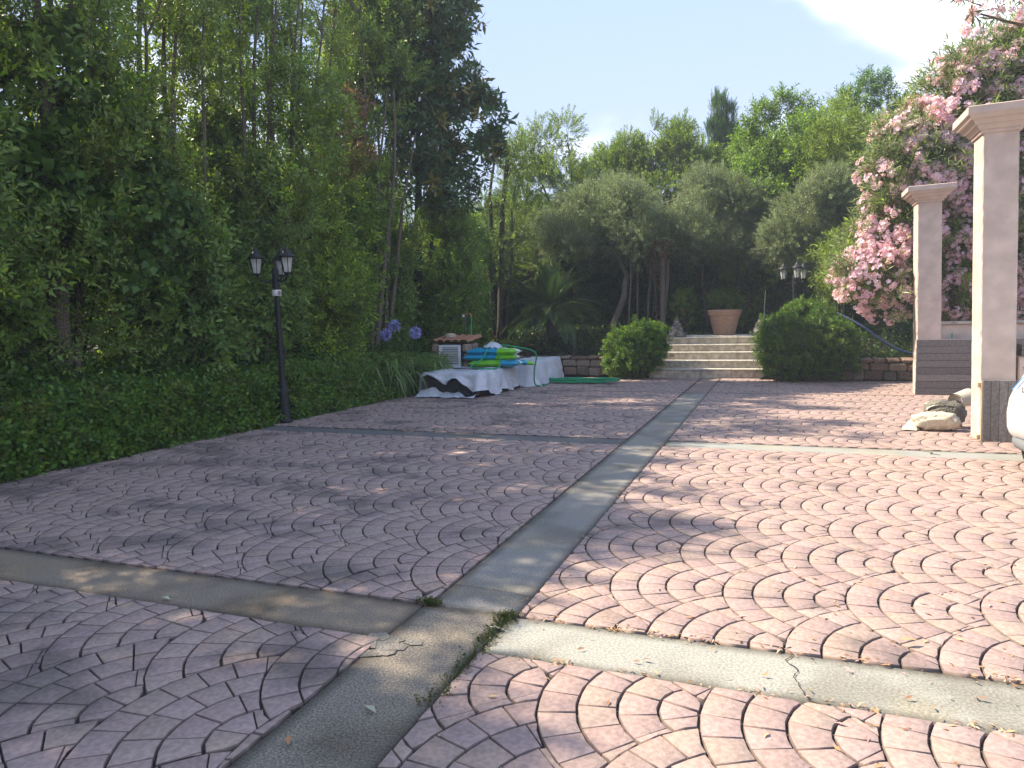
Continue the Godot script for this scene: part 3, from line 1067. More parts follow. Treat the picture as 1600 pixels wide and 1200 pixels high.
	var mb := [[Vector3(0.2, 8.1, -0.3), Vector3(0.9, 0.9, 0.9)], [Vector3(0.9, 7.3, 0.3), Vector3(0.75, 0.7, 0.8)], [Vector3(0.0, 7.0, 0.6), Vector3(1.0, 0.9, 0.9)], [Vector3(0.8, 6.2, 0.0), Vector3(0.7, 0.7, 0.8)], [Vector3(0.1, 5.8, 0.5), Vector3(0.9, 0.8, 0.9)], [Vector3(1.45, 5.3, -0.2), Vector3(0.6, 0.6, 0.6)], [Vector3(1.35, 4.6, -0.4), Vector3(0.55, 0.5, 0.6)], [Vector3(0.5, 4.9, 0.2), Vector3(0.8, 0.7, 0.8)], [Vector3(0.3, 4.0, 0.3), Vector3(0.8, 0.6, 0.8)], [Vector3(-0.5, 6.4, 0.8), Vector3(0.9, 1.2, 0.9)], [Vector3(0.9, 3.7, 0.1), Vector3(0.55, 0.45, 0.6)]]
	tree("magnolia_tree", "tall dark magnolia with large glossy leaves and rusty undersides", Vector3(-7.6, 0.42, -14.4), [[Vector3(0, 0, 0), Vector3(0.2, 7.8, 0), 0.12, 0.03], [Vector3(0.15, 0, 0.1), Vector3(0.95, 6.2, 0.1), 0.07, 0.02]], mb, "magnolia", 3200, 461, {"mat": "leaf_gloss", "gap": -0.25, "odd": Color(3.6, 1.7, 0.9), "odd_share": 0.12, "dark": Color(0.95, 1.0, 1.05), "light": Color(1.5, 1.5, 1.4), "up": 0.3, "inner": 0.45})
	# ivy and creepers over the retaining wall
	rng.seed = 470
	nz.seed = 47
	nz.frequency = 0.9
	var xf := []
	var cols := []
	for k in 26000:
		var z := rng.randf_range(-12.4, 1.0)
		var s := rng.randf()
		var top := 0.5 + 0.12 * nz.get_noise_2d(z * 1.7, 3.0)
		var bulge := 0.07 + 0.09 * (nz.get_noise_2d(z * 1.2, s * 2.0) + 0.4)
		var p: Vector3
		var y: Vector3
		if s < 0.62:
			var q := s / 0.62
			p = Vector3(-6.62 + bulge * 1.1 + 0.14 * (1.0 - q) * (1.0 - q), q * top, z)
			y = Vector3(1, 0.35, 0)
			# bare places where the stones show
			if nz.get_noise_2d(z * 2.4, q * 3.0 + 50.0) > 0.42 and q > 0.15:
				continue
		else:
			var q := (s - 0.62) / 0.38
			p = Vector3(-6.57 + bulge - q * 0.6, top + 0.04 * rng.randf() + q * 0.12, z)
			y = Vector3(0.4, 1, 0)
		xf.append(Transform3D(facing(y + unit() * 0.8, rng.randf() * TAU, Vector3.ONE * rng.randf_range(0.7, 1.9)), p))
		var tone := nz.get_noise_2d(z * 3.0 + 9.0, s * 6.0) * 0.8 + 0.5
		var dry := nz.get_noise_2d(z * 1.3 + 70.0, s * 3.0) > 0.3 and rng.randf() < 0.6
		if dry:
			cols.append(Color(2.2, 1.35, 1.3) * rng.randf_range(0.6, 1.2))
			continue
		cols.append(Color(1.0, 1.0, 0.9).lerp(Color(2.2, 2.0, 1.3), clampf(tone + rng.randf_range(-0.3, 0.3), 0, 1)) if rng.randf() > 0.07 else Color(1.9, 1.1, 0.9))
	for k in 1800:
		var z := rng.randf_range(-11.5, 0.5)
		var reach := 0.05 + 0.22 * maxf(0.0, nz.get_noise_2d(z * 1.9, 200.0))
		xf.append(Transform3D(facing(Vector3.UP + unit() * 0.7, rng.randf() * TAU, Vector3.ONE * rng.randf_range(0.5, 1.1)), Vector3(-6.42 + rng.randf() * reach, 0.008, z)))
		cols.append(Color(0.9, 0.95, 0.8).lerp(Color(1.7, 1.6, 1.1), rng.randf()))
	for k in 7000:
		xf.append(Transform3D(facing(Vector3.UP + unit() * 0.8, rng.randf() * TAU, Vector3.ONE * rng.randf_range(1.0, 2.6)), Vector3(rng.randf_range(-10.5, -7.0), 0.5 + rng.randf_range(0.0, 0.35), rng.randf_range(-14.0, 0.0))))
		cols.append(Color(0.9, 0.95, 0.8).lerp(Color(1.6, 1.5, 1.1), rng.randf()))
	var iv := scatter("ivy_cover", self, G.ivy, mats.leaf, xf, cols)
	tag(iv, "low green creeper covering the retaining wall below the hedge", "ground cover")
	# strap leaved tufts on the wall
	for k in 5:
		var m := MB.new()
		rng.seed = 480 + k
		for j in 16:
			var a := rng.randf() * TAU
			m.strap(Vector3(rng.randf_range(-0.03, 0.03), 0, rng.randf_range(-0.03, 0.03)), Vector3(cos(a), 0, sin(a)), rng.randf_range(0.22, 0.4), 0.022, rng.randf_range(0.3, 0.5), rng.randf_range(0.2, 0.45), Color(0.08, 0.13, 0.035) * rng.randf_range(0.8, 1.6))
		var f := thing("strap_leaf_tuft", ["strap leaved tuft at the near end of the ivy wall", "strap leaved tuft above the first dry patch of the ivy wall", "arching tuft in the middle of the ivy wall top", "tuft with two yellowed blades on the ivy wall", "small tuft on the ivy wall just before the lamp post"][k], "plant", Vector3(-6.7, 0.6, -4.4 - k * 0.62), 0.0, "strap leaved tufts on the ivy wall")
		part("leaves", m, mats.leaf, f)

func back_garden() -> void:
	# pruned trunks beside the magnolia
	tree("pruned_tree", "hard pruned tree with bare dark trunks and a few new shoots", Vector3(-6.95, 0.6, -17.5), [[Vector3(0, 0, 0), Vector3(-0.1, 3.9, 0), 0.07, 0.05], [Vector3(-0.1, 3.7, 0), Vector3(0.15, 5.6, 0), 0.045, 0.025], [Vector3(0.15, 0, 0.1), Vector3(0.45, 5.2, 0), 0.09, 0.055], [Vector3(0.3, 0, 0.1), Vector3(0.7, 4.2, 0), 0.05, 0.03]],
		[[Vector3(0.15, 5.8, 0), Vector3(0.16, 0.4, 0.16)], [Vector3(0.5, 4.4, 0), Vector3(0.3, 0.8, 0.3)], [Vector3(-0.2, 3.2, 0), Vector3(0.5, 0.7, 0.5)], [Vector3(0.75, 3.4, 0), Vector3(0.45, 0.8, 0.45)], [Vector3(0.1, 2.2, 0.1), Vector3(0.6, 0.6, 0.6)], [Vector3(0.75, 4.9, 0), Vector3(0.25, 0.6, 0.25)]], "spiky", 620, 501, {"gap": -0.15, "light": Color(1.3, 1.3, 0.9)})
	tree("open_crowned_tree", "pale leaved tree with an open ragged crown next to the pruned trunks", Vector3(-6.0, 0.7, -20.0), [[Vector3(0.6, 0, 0), Vector3(0.4, 3.0, 0), 0.08, 0.05], [Vector3(0.4, 2.2, 0), Vector3(-0.6, 5.6, 0), 0.05, 0.015], [Vector3(0.45, 2.4, 0), Vector3(0.5, 5.9, 0), 0.045, 0.012], [Vector3(0.5, 1.6, 0), Vector3(1.2, 4.6, 0), 0.04, 0.012]],
		[[Vector3(-0.9, 5.3, 0), Vector3(0.5, 0.7, 0.5)], [Vector3(-0.3, 5.7, 0.1), Vector3(0.5, 0.6, 0.5)], [Vector3(0.35, 5.9, 0), Vector3(0.4, 0.45, 0.4)], [Vector3(-0.7, 4.4, 0), Vector3(0.8, 0.7, 0.8)], [Vector3(0.2, 4.6, 0.2), Vector3(0.8, 0.7, 0.7)], [Vector3(0.9, 4.0, 0), Vector3(0.6, 0.5, 0.6)], [Vector3(-0.6, 3.4, 0.2), Vector3(0.9, 0.7, 0.8)], [Vector3(0.6, 3.1, 0.2), Vector3(0.9, 0.7, 0.8)], [Vector3(0.0, 2.2, 0.2), Vector3(1.1, 0.7, 0.9)]], "spiky", 2600, 502, {"gap": -0.1, "freq": 1.4, "dark": Color(1.1, 1.1, 0.9), "light": Color(2.0, 1.85, 1.3), "odd_share": 0.06})
	# olive over the left of the steps
	var ob := []
	rng.seed = 510
	for k in 22:
		ob.append([Vector3(rng.randf_range(-1.85, 1.95), rng.randf_range(2.3, 4.0), rng.randf_range(-0.8, 0.8)), Vector3(rng.randf_range(0.5, 0.8), rng.randf_range(0.4, 0.65), rng.randf_range(0.5, 0.8))])
	tree("olive_tree", "broad grey green olive tree with a dark leaning trunk before the cypress", Vector3(-3.5, 0.75, -18.6), [[Vector3(-0.6, 0, 0.3), Vector3(0.0, 1.7, 0.2), 0.1, 0.075], [Vector3(-0.05, 1.6, 0.2), Vector3(-0.8, 3.2, 0), 0.055, 0.02], [Vector3(0, 1.65, 0.2), Vector3(0.6, 3.4, 0), 0.055, 0.02], [Vector3(0.8, 0, 0.2), Vector3(0.95, 2.6, 0.1), 0.07, 0.04]], ob, "olive", 12000, 511, {"gap": -0.18, "bark": "pale_bark", "dark": Color(1.0, 1.05, 0.95), "light": Color(2.0, 2.0, 1.7), "odd_share": 0.02})
	tree("tall_laurel", "row of upright light green shoots behind the olive tree", Vector3(-3.1, 0.9, -22.0), [[Vector3(0, 0, 0), Vector3(0.3, 5, 0), 0.09, 0.03], [Vector3(-0.5, 0, 0), Vector3(-0.9, 4.6, 0), 0.07, 0.03]], [[Vector3(-1.2, 4.4, 0), Vector3(0.8, 0.8, 0.7)], [Vector3(-1.7, 4.9, 0), Vector3(0.6, 0.7, 0.6)], [Vector3(-2.4, 4.3, 0.2), Vector3(0.7, 0.8, 0.6)], [Vector3(-1.1, 5.3, 0), Vector3(0.4, 0.6, 0.4)], [Vector3(-0.4, 5.0, 0), Vector3(0.5, 0.9, 0.5)], [Vector3(0.3, 5.2, 0), Vector3(0.45, 0.9, 0.5)], [Vector3(0.9, 5.0, 0), Vector3(0.6, 0.8, 0.6)], [Vector3(1.3, 4.5, 0), Vector3(0.6, 0.7, 0.6)], [Vector3(0.0, 4.0, 0.1), Vector3(1.6, 0.9, 0.8)], [Vector3(0.0, 2.8, 0.1), Vector3(1.8, 1.0, 0.9)], [Vector3(-0.4, 5.9, 0), Vector3(0.14, 0.5, 0.14)], [Vector3(0.5, 5.9, 0), Vector3(0.14, 0.4, 0.14)]], "spiky", 7400, 515, {"gap": -0.2, "dark": Color(1.1, 1.1, 0.9), "light": Color(2.0, 1.9, 1.2)})
	var o3 := []
	rng.seed = 516
	for k in 14:
		o3.append([Vector3(rng.randf_range(-1.2, 1.2), rng.randf_range(2.0, 3.6), rng.randf_range(-0.6, 0.6)), Vector3(rng.randf_range(0.5, 0.75), rng.randf_range(0.4, 0.6), rng.randf_range(0.5, 0.7))])
	tree("olive_tree", "dark rounded olive filling the space between the broad olive and the pot", Vector3(-1.75, 0.85, -19.6), [[Vector3(0.1, 0, 0), Vector3(-0.1, 2.4, 0), 0.08, 0.04], [Vector3(0, 0.8, 0), Vector3(0.7, 2.8, 0), 0.05, 0.02]], o3, "olive", 6500, 517, {"gap": -0.3, "dark": Color(0.8, 0.85, 0.7), "light": Color(1.6, 1.6, 1.3), "odd_share": 0.02})
	# cypress
	var cb := []
	rng.seed = 520
	for k in 5:
		var x := -0.5 + 0.25 * k
		var top: float = [5.9, 6.8, 6.7, 6.5, 5.9][k]
		for j in 9:
			var s := float(j) / 8
			cb.append([Vector3(x * (1.25 - 0.5 * s), lerpf(1.0, top, s), rng.randf_range(-0.2, 0.2)), Vector3(lerpf(0.46, 0.17, s * s), 0.6, lerpf(0.46, 0.17, s * s))])
	tree("cypress_tree", "dark narrow cypress with several upright tips above the other trees", Vector3(-1.6, 0.9, -24.0), [[Vector3(0, 0, 0), Vector3(0, 6.5, 0), 0.14, 0.04]], cb, "cypress", 12000, 521, {"branches": false, "smin": 1.0, "smax": 1.6, "gap": -0.4, "up": 2.0, "out": 0.4, "inner": 0.5, "odd": Color(3.2, 2.6, 1.4), "odd_share": 0.025, "dark": Color(1.0, 1.3, 1.0), "light": Color(1.7, 1.9, 1.3)})
	# big bright laurel behind the pot
	var lb := []
	rng.seed = 530
	for k in 30:
		var a := rng.randf() * TAU
		var r := sqrt(rng.randf())
		lb.append([Vector3(cos(a) * r * 1.6, 3.3 + sin(a) * r * 1.6, rng.randf_range(-0.5, 0.8)), Vector3.ONE * rng.randf_range(0.5, 0.8)])
	for q in [[-0.75, 5.9], [-0.2, 6.1], [0.35, 5.8], [0.75, 5.5], [-1.0, 5.4]]:
		lb.append([Vector3(q[0], q[1] - 0.5, 0), Vector3(0.3, 0.6, 0.3)])
	tree("laurel_tree", "big rounded bright laurel tree towering behind the terracotta pot", Vector3(0.35, 0.9, -20.3), [[Vector3(0, 0, 0), Vector3(-0.2, 3.4, 0), 0.13, 0.05], [Vector3(0, 0.9, 0), Vector3(0.8, 3.8, 0), 0.08, 0.03]], lb, "laurel", 9000, 531, {"gap": -0.2, "light": Color(2.6, 2.3, 1.1), "dark": Color(1.2, 1.2, 0.9), "odd": Color(3.0, 2.7, 1.0), "odd_share": 0.08, "smin": 0.9, "smax": 1.5})
	tree("dark_upright_tree", "dark upright shoots of a tree between the laurel and the pink oleander", Vector3(2.2, 0.9, -21.5), [[Vector3(0, 0, 0), Vector3(0, 5.6, 0), 0.1, 0.03]], [[Vector3(-0.5, 5.6, 0), Vector3(0.28, 0.8, 0.28)], [Vector3(0.0, 6.1, 0), Vector3(0.25, 0.7, 0.25)], [Vector3(0.45, 5.9, 0), Vector3(0.25, 0.8, 0.25)], [Vector3(0.0, 4.9, 0), Vector3(0.7, 0.8, 0.6)], [Vector3(0.1, 3.6, 0), Vector3(0.9, 1.0, 0.8)], [Vector3(0.9, 5.4, 0), Vector3(0.3, 0.8, 0.3)]], "laurel", 2200, 535, {"gap": -0.3, "dark": Color(0.9, 1.05, 0.8), "light": Color(1.7, 1.8, 1.2)})
	# bamboo
	for q in [[Vector3(1.35, 0.9, -18.9), [[Vector3(0, 3.7, 0), Vector3(0.45, 0.6, 0.4)], [Vector3(-0.2, 4.4, 0), Vector3(0.45, 0.5, 0.4)], [Vector3(0.4, 4.5, 0), Vector3(0.4, 0.5, 0.4)], [Vector3(0.15, 3.0, 0), Vector3(0.5, 0.5, 0.4)], [Vector3(0.1, 5.0, 0), Vector3(0.25, 0.5, 0.3)]], "yellow green bamboo thicket rising behind the small olive", 900, 5.2], [Vector3(1.15, 0.5, -16.6), [[Vector3(0, 1.9, 0), Vector3(0.4, 0.4, 0.35)], [Vector3(0.15, 1.45, 0), Vector3(0.35, 0.35, 0.3)]], "low yellow green bamboo half hidden by the oleander blossom", 260, 2.2]]:
		var t := thing("bamboo", q[2], "bamboo", q[0])
		var m := MB.new()
		rng.seed = int(q[3])
		for k in 9:
			trunk(m, Vector3(rng.randf_range(-0.25, 0.25), 0, rng.randf_range(-0.2, 0.2)), Vector3(rng.randf_range(-0.5, 0.5), q[4] * rng.randf_range(0.75, 1.0), rng.randf_range(-0.3, 0.3)), 0.012, 0.004, 0.05, 6, 5)
		part("cane", m, mat("cane", Color(0.2, 0.22, 0.08), 0.5), t)
		crown("foliage", t, G.bamboo, mats.leaf, q[1], q[3], 540 + int(q[3]), {"up": 0.1, "gap": -0.5, "dark": Color(1.0, 1.0, 0.9), "light": Color(1.7, 1.6, 1.1)})
	tree("olive_tree", "small silvery olive bush between the lantern post and the bamboo", Vector3(0.95, 0.8, -18.0), [[Vector3(0, 0, 0), Vector3(-0.1, 2.2, 0), 0.07, 0.03], [Vector3(0, 0.4, 0), Vector3(0.4, 2.6, 0), 0.05, 0.02]], [[Vector3(0.25, 3.2, 0), Vector3(0.5, 0.55, 0.5)], [Vector3(-0.35, 2.9, 0.1), Vector3(0.6, 0.5, 0.5)], [Vector3(0.45, 2.5, 0), Vector3(0.6, 0.5, 0.5)], [Vector3(-0.3, 2.1, 0), Vector3(0.6, 0.45, 0.5)], [Vector3(-0.8, 2.2, 0), Vector3(0.45, 0.5, 0.4)], [Vector3(0.3, 1.7, 0), Vector3(0.55, 0.4, 0.5)]], "olive", 4200, 550, {"gap": -0.2, "dark": Color(1.1, 1.1, 1.0), "light": Color(2.1, 2.1, 1.8), "odd_share": 0.01})
	# dark growth that closes the back of the garden
	var labels := ["dark shrub at the back corner beyond the magnolia", "dark shrub behind the sago palm", "dense dark shrub behind the leaning olive trunk", "dark shrub between the olive trunk and the steps", "dark shrub in the shade left of the terracotta pot", "dark shrub straight behind the terracotta pot", "dark shrub behind the far lantern post", "dark shrub under the small olive", "dark shrub behind the pink oleander", "dark shrub behind the plank wall"]
	for k in labels.size():
		var x := -8.3 + 1.45 * k
		shrub("garden_shrub", labels[k], Vector3(x, 0.7, -20.6 - 0.7 * (k % 2)), Vector3(1.3, 3.0 if k > 2 and k < 8 else 3.6, 1.0), "laurel", 4200, 560 + k, {"group": "dark shrubs closing the back of the garden", "gap": -0.7, "smin": 0.9, "smax": 1.7, "dark": Color(0.6, 0.65, 0.6), "light": Color(1.1, 1.1, 0.9)})
	var far := ["tall dark backdrop shrub beyond the magnolia foot", "tall backdrop shrub hiding most of the pink house", "tall backdrop shrub left of the open crowned tree", "tall backdrop shrub right of the open crowned tree", "tall backdrop shrub behind the broad olive", "tall backdrop shrub behind the cypress foot", "tall backdrop shrub behind the pot and laurel trunk", "tall backdrop shrub behind the bamboo thicket", "tall backdrop shrub behind the dark upright tree", "tall backdrop shrub beyond the oleander", "last tall backdrop shrub beyond the plank wall"]
	for k in far.size():
		shrub("backdrop_shrub", far[k], Vector3(-11.2 + 1.75 * k, 0.8, -25.2 + 0.8 * (k % 2)), Vector3(1.6, 4.2 if k > 2 else 4.6, 1.2), "laurel", 3600, 640 + k, {"group": "tall shrubs closing the garden far behind", "gap": -0.7, "smin": 1.1, "smax": 2.0})
	shrub("yellow_green_shrub", "yellow green shrub with bright leaves above the pot", Vector3(-0.95, 1.0, -19.6), Vector3(0.75, 2.6, 0.5), "laurel2", 900, 580, {"light": Color(2.2, 1.9, 0.8), "dark": Color(1.2, 1.1, 0.7)})  # leaf tint brighter and yellower than the neighbouring shrubs
	rng.seed = 595
	var xf := []
	var cols := []
	for k in 9000:
		var x := rng.randf_range(-9.5, 5.0)
		var z := rng.randf_range(-20.5, -16.55 if x < -1.2 else -15.75)
		if x > -2.75 and x < 0.05 and z > -18.9:
			continue
		var y := (0.46 if x < -1.2 else 0.4) + clampf((-16.6 - z) / 1.2, 0.0, 1.0) * 0.42
		xf.append(Transform3D(facing(Vector3.UP + unit() * 0.8, rng.randf() * TAU, Vector3.ONE * rng.randf_range(0.9, 2.4)), Vector3(x, y + rng.randf_range(-0.02, 0.12), z)))
		cols.append(Color(0.45, 0.45, 0.4).lerp(Color(0.75, 0.7, 0.6), rng.randf()) if rng.randf() > 0.1 else Color(1.6, 0.9, 0.7))  # leaf tint darkened to stand for the deep shade on the bank
	tag(scatter("undergrowth", self, G.ivy, mats.leaf, xf, cols), "low undergrowth added on the bank behind the rubble walls, leaves tinted dark as shade", "ground cover")
	# climbing post and bare stems left of the steps
	var cp := thing("wooden_post", "grey wooden post with hanging dry creeper left of the steps", "post", Vector3(-2.62, 0.8, -18.0))
	var pm := MB.new()
	pm.cbox(Vector3(0, 1.1, 0), Vector3(0.11, 2.2, 0.11), 0.01)
	part("shaft", pm, mats.pale_bark, cp)
	crown("dry_creeper", cp, G.dead, mats.leaf, [[Vector3(-0.15, 1.4, 0), Vector3(0.2, 0.9, 0.2)], [Vector3(0, 2.2, 0), Vector3(0.5, 0.3, 0.4)]], 150, 585, {"up": -0.6, "dark": Color(0.5, 0.5, 0.5), "light": Color(1.2, 1.2, 1.2), "odd_share": 0.0, "smin": 0.4, "smax": 0.7})
	for k in 4:
		var sm := MB.new()
		rng.seed = 590 + k
		trunk(sm, Vector3.ZERO, Vector3(rng.randf_range(-0.2, 0.2), 2.6, rng.randf_range(-0.2, 0.2)), 0.03, 0.02, 0.05)
		var s := thing("bare_stem", ["bare grey stem nearest the leaning olive trunk", "bare stem between the olive trunk and the wooden post", "thin bare stem beside the wooden post", "bare stem standing before the wooden post"][k], "stem", Vector3(-3.55 + 0.24 * k, 0.75, -18.2 - 0.2 * (k % 2)), 0.0, "bare stems beside the wooden post")
		part("stem", sm, mats.pale_bark, s)
	# a house far behind, glimpsed through the leaves
	var h := thing("house", "pale pink house wall glimpsed through the trees", "house", Vector3(-10.6, 0.0, -29.0))
	var hm := MB.new()
	hm.cbox(Vector3(0, 2.7, 0), Vector3(4.0, 5.4, 5.0), 0.02)
	part("wall", hm, mats.stucco, h)
	hm = MB.new()
	for s in [-1, 1]:
		hm.poly([Vector3(-2.2, 5.35, s * 2.8), Vector3(2.2, 5.35, s * 2.8), Vector3(2.2, 6.2, 0), Vector3(-2.2, 6.2, 0)], Vector3(0, 1, s))
	part("roof", hm, mat("terracotta", Color(0.42, 0.19, 0.11), 0.85, noise_tex("clay", 0.02, 0.84, 1.0, 5, 61), 1.2), h)
	hm = MB.new()
	hm.cbox(Vector3(1.2, 3.6, 2.53), Vector3(0.7, 1.1, 0.08), 0.01)
	part("shutter", hm, mat("shutter_green", Color(0.06, 0.12, 0.08), 0.6), h)

func oleanders() -> void:
	var bl := []
	rng.seed = 600
	# the mass seen behind and beside the pillars
	var cl := [[1.5, 1.95, -13.6, 0.55], [1.9, 1.6, -13.7, 0.5], [1.75, 2.4, -13.9, 0.6], [2.1, 2.9, -14.0, 0.7], [2.4, 3.5, -14.1, 0.75], [1.95, 3.7, -13.9, 0.6], [2.2, 4.2, -14.1, 0.65], [2.8, 4.4, -14.2, 0.8], [3.0, 5.0, -14.3, 0.7], [3.6, 5.2, -14.4, 0.8], [3.2, 3.6, -14.2, 0.8], [3.7, 4.4, -14.3, 0.8], [4.4, 5.0, -14.4, 0.9], [3.4, 2.6, -14.2, 0.75], [4.0, 3.4, -14.2, 0.8], [4.2, 2.2, -14.2, 0.8], [4.9, 4.0, -14.4, 0.9], [3.0, 1.8, -14.3, 0.6], [2.5, 2.1, -14.3, 0.6], [4.4, 1.5, -14.3, 0.7], [4.1, 5.7, -14.4, 0.6]]
	for q in cl:
		bl.append([Vector3(q[0] - 3.2, q[1] - 0.4, q[2] + 14.4), Vector3(q[3], q[3] * 0.9, q[3] * 0.8)])
	var stems := []
	for k in 6:
		var a := TAU * k / 6
		stems.append([Vector3(cos(a) * 0.2, 0, sin(a) * 0.15), Vector3(cos(a) * 1.2, rng.randf_range(2.6, 4.2), sin(a) * 0.3), 0.05, 0.02])
	var t := tree("oleander", "huge pink flowering oleander behind the two pillars", Vector3(3.2, 0.4, -14.4), stems, bl, "oleander", 6500, 601, {"category": "oleander", "gap": -0.3, "bark": "pale_bark", "dark": Color(1.2, 1.15, 1.2), "light": Color(2.2, 2.0, 1.9), "odd": Color(2.6, 2.7, 1.0), "odd_share": 0.08})
	flowers(t, bl, 4200, 602)
	# a nearer one whose branch hangs into the top of the picture
	var t2 := tree("oleander", "oleander branch with pink blossom hanging in at the top above the pillars", Vector3(4.6, 0, -8.2), [[Vector3(0, 0, 0), Vector3(-0.9, 3.6, 0.2), 0.08, 0.04], [Vector3(-0.9, 3.5, 0.2), Vector3(-2.9, 4.05, 0.25), 0.035, 0.008]], [[Vector3(-2.6, 4.2, 0.25), Vector3(0.32, 0.18, 0.3)], [Vector3(-2.95, 4.22, 0.25), Vector3(0.18, 0.12, 0.2)], [Vector3(-2.1, 4.3, 0.2), Vector3(0.5, 0.25, 0.4)], [Vector3(-1.2, 4.4, 0.2), Vector3(0.8, 0.6, 0.7)], [Vector3(-0.2, 4.0, 0), Vector3(0.9, 0.9, 0.9)], [Vector3(0.4, 3.0, 0), Vector3(0.8, 0.8, 0.8)]], "oleander", 560, 605, {"category": "oleander", "gap": -0.6, "bark": "pale_bark"})
	flowers(t2, [[Vector3(-2.7, 4.06, 0.25), Vector3(0.3, 0.1, 0.25)], [Vector3(-3.15, 4.2, 0.25), Vector3(0.14, 0.1, 0.15)], [Vector3(-2.3, 4.1, 0.3), Vector3(0.35, 0.12, 0.3)], [Vector3(-1.2, 4.4, 0.2), Vector3(0.9, 0.7, 0.8)], [Vector3(-0.2, 4.0, 0), Vector3(1, 1, 1)]], 170, 606)

func flowers(t: Node3D, blobs: Array, count: int, sd: int) -> void:
	crown("blossom", t, G.flower, mats.petal, blobs, count, sd, {"inner": 0.92, "gap": 0.03, "freq": 1.9, "up": 0.3, "out": 1.2, "smin": 0.8, "smax": 1.5, "dark": Color(0.95, 0.9, 0.92), "light": Color(1.08, 1.05, 1.05), "odd": Color(0.95, 0.75, 0.8), "odd_share": 0.08})

# ---------------------------------------------------------------- clipped bushes, pot, low plants
func bush(label: String, at: Vector3, blobs: Array, count: int, sd: int) -> void:
	var t := thing("round_bush", label, "bush", at, 0.0, "clipped bushes flanking the steps")
	t.scale = Vector3.ONE * 0.94
	rng.seed = sd
	var m := MB.new()
	for k in 6:
		var a := TAU * k / 6
		trunk(m, Vector3(cos(a) * 0.06, 0, sin(a) * 0.06), Vector3(cos(a) * 0.45, 0.65, sin(a) * 0.4), 0.025, 0.008, 0.04, 5, 5)
	part("stem", m, mats.bark, t)
	crown("foliage", t, G.tobira, mats.leaf, blobs, count, sd, {"stray": 0.35, "inner": 0.72, "gap": -0.25, "freq": 2.4, "out": 1.3, "up": 0.5, "smin": 0.8, "smax": 1.25, "light": Color(1.45, 1.35, 0.85), "dark": Color(0.85, 0.9, 0.8), "odd": Color(2.0, 1.8, 0.7), "odd_share": 0.1})

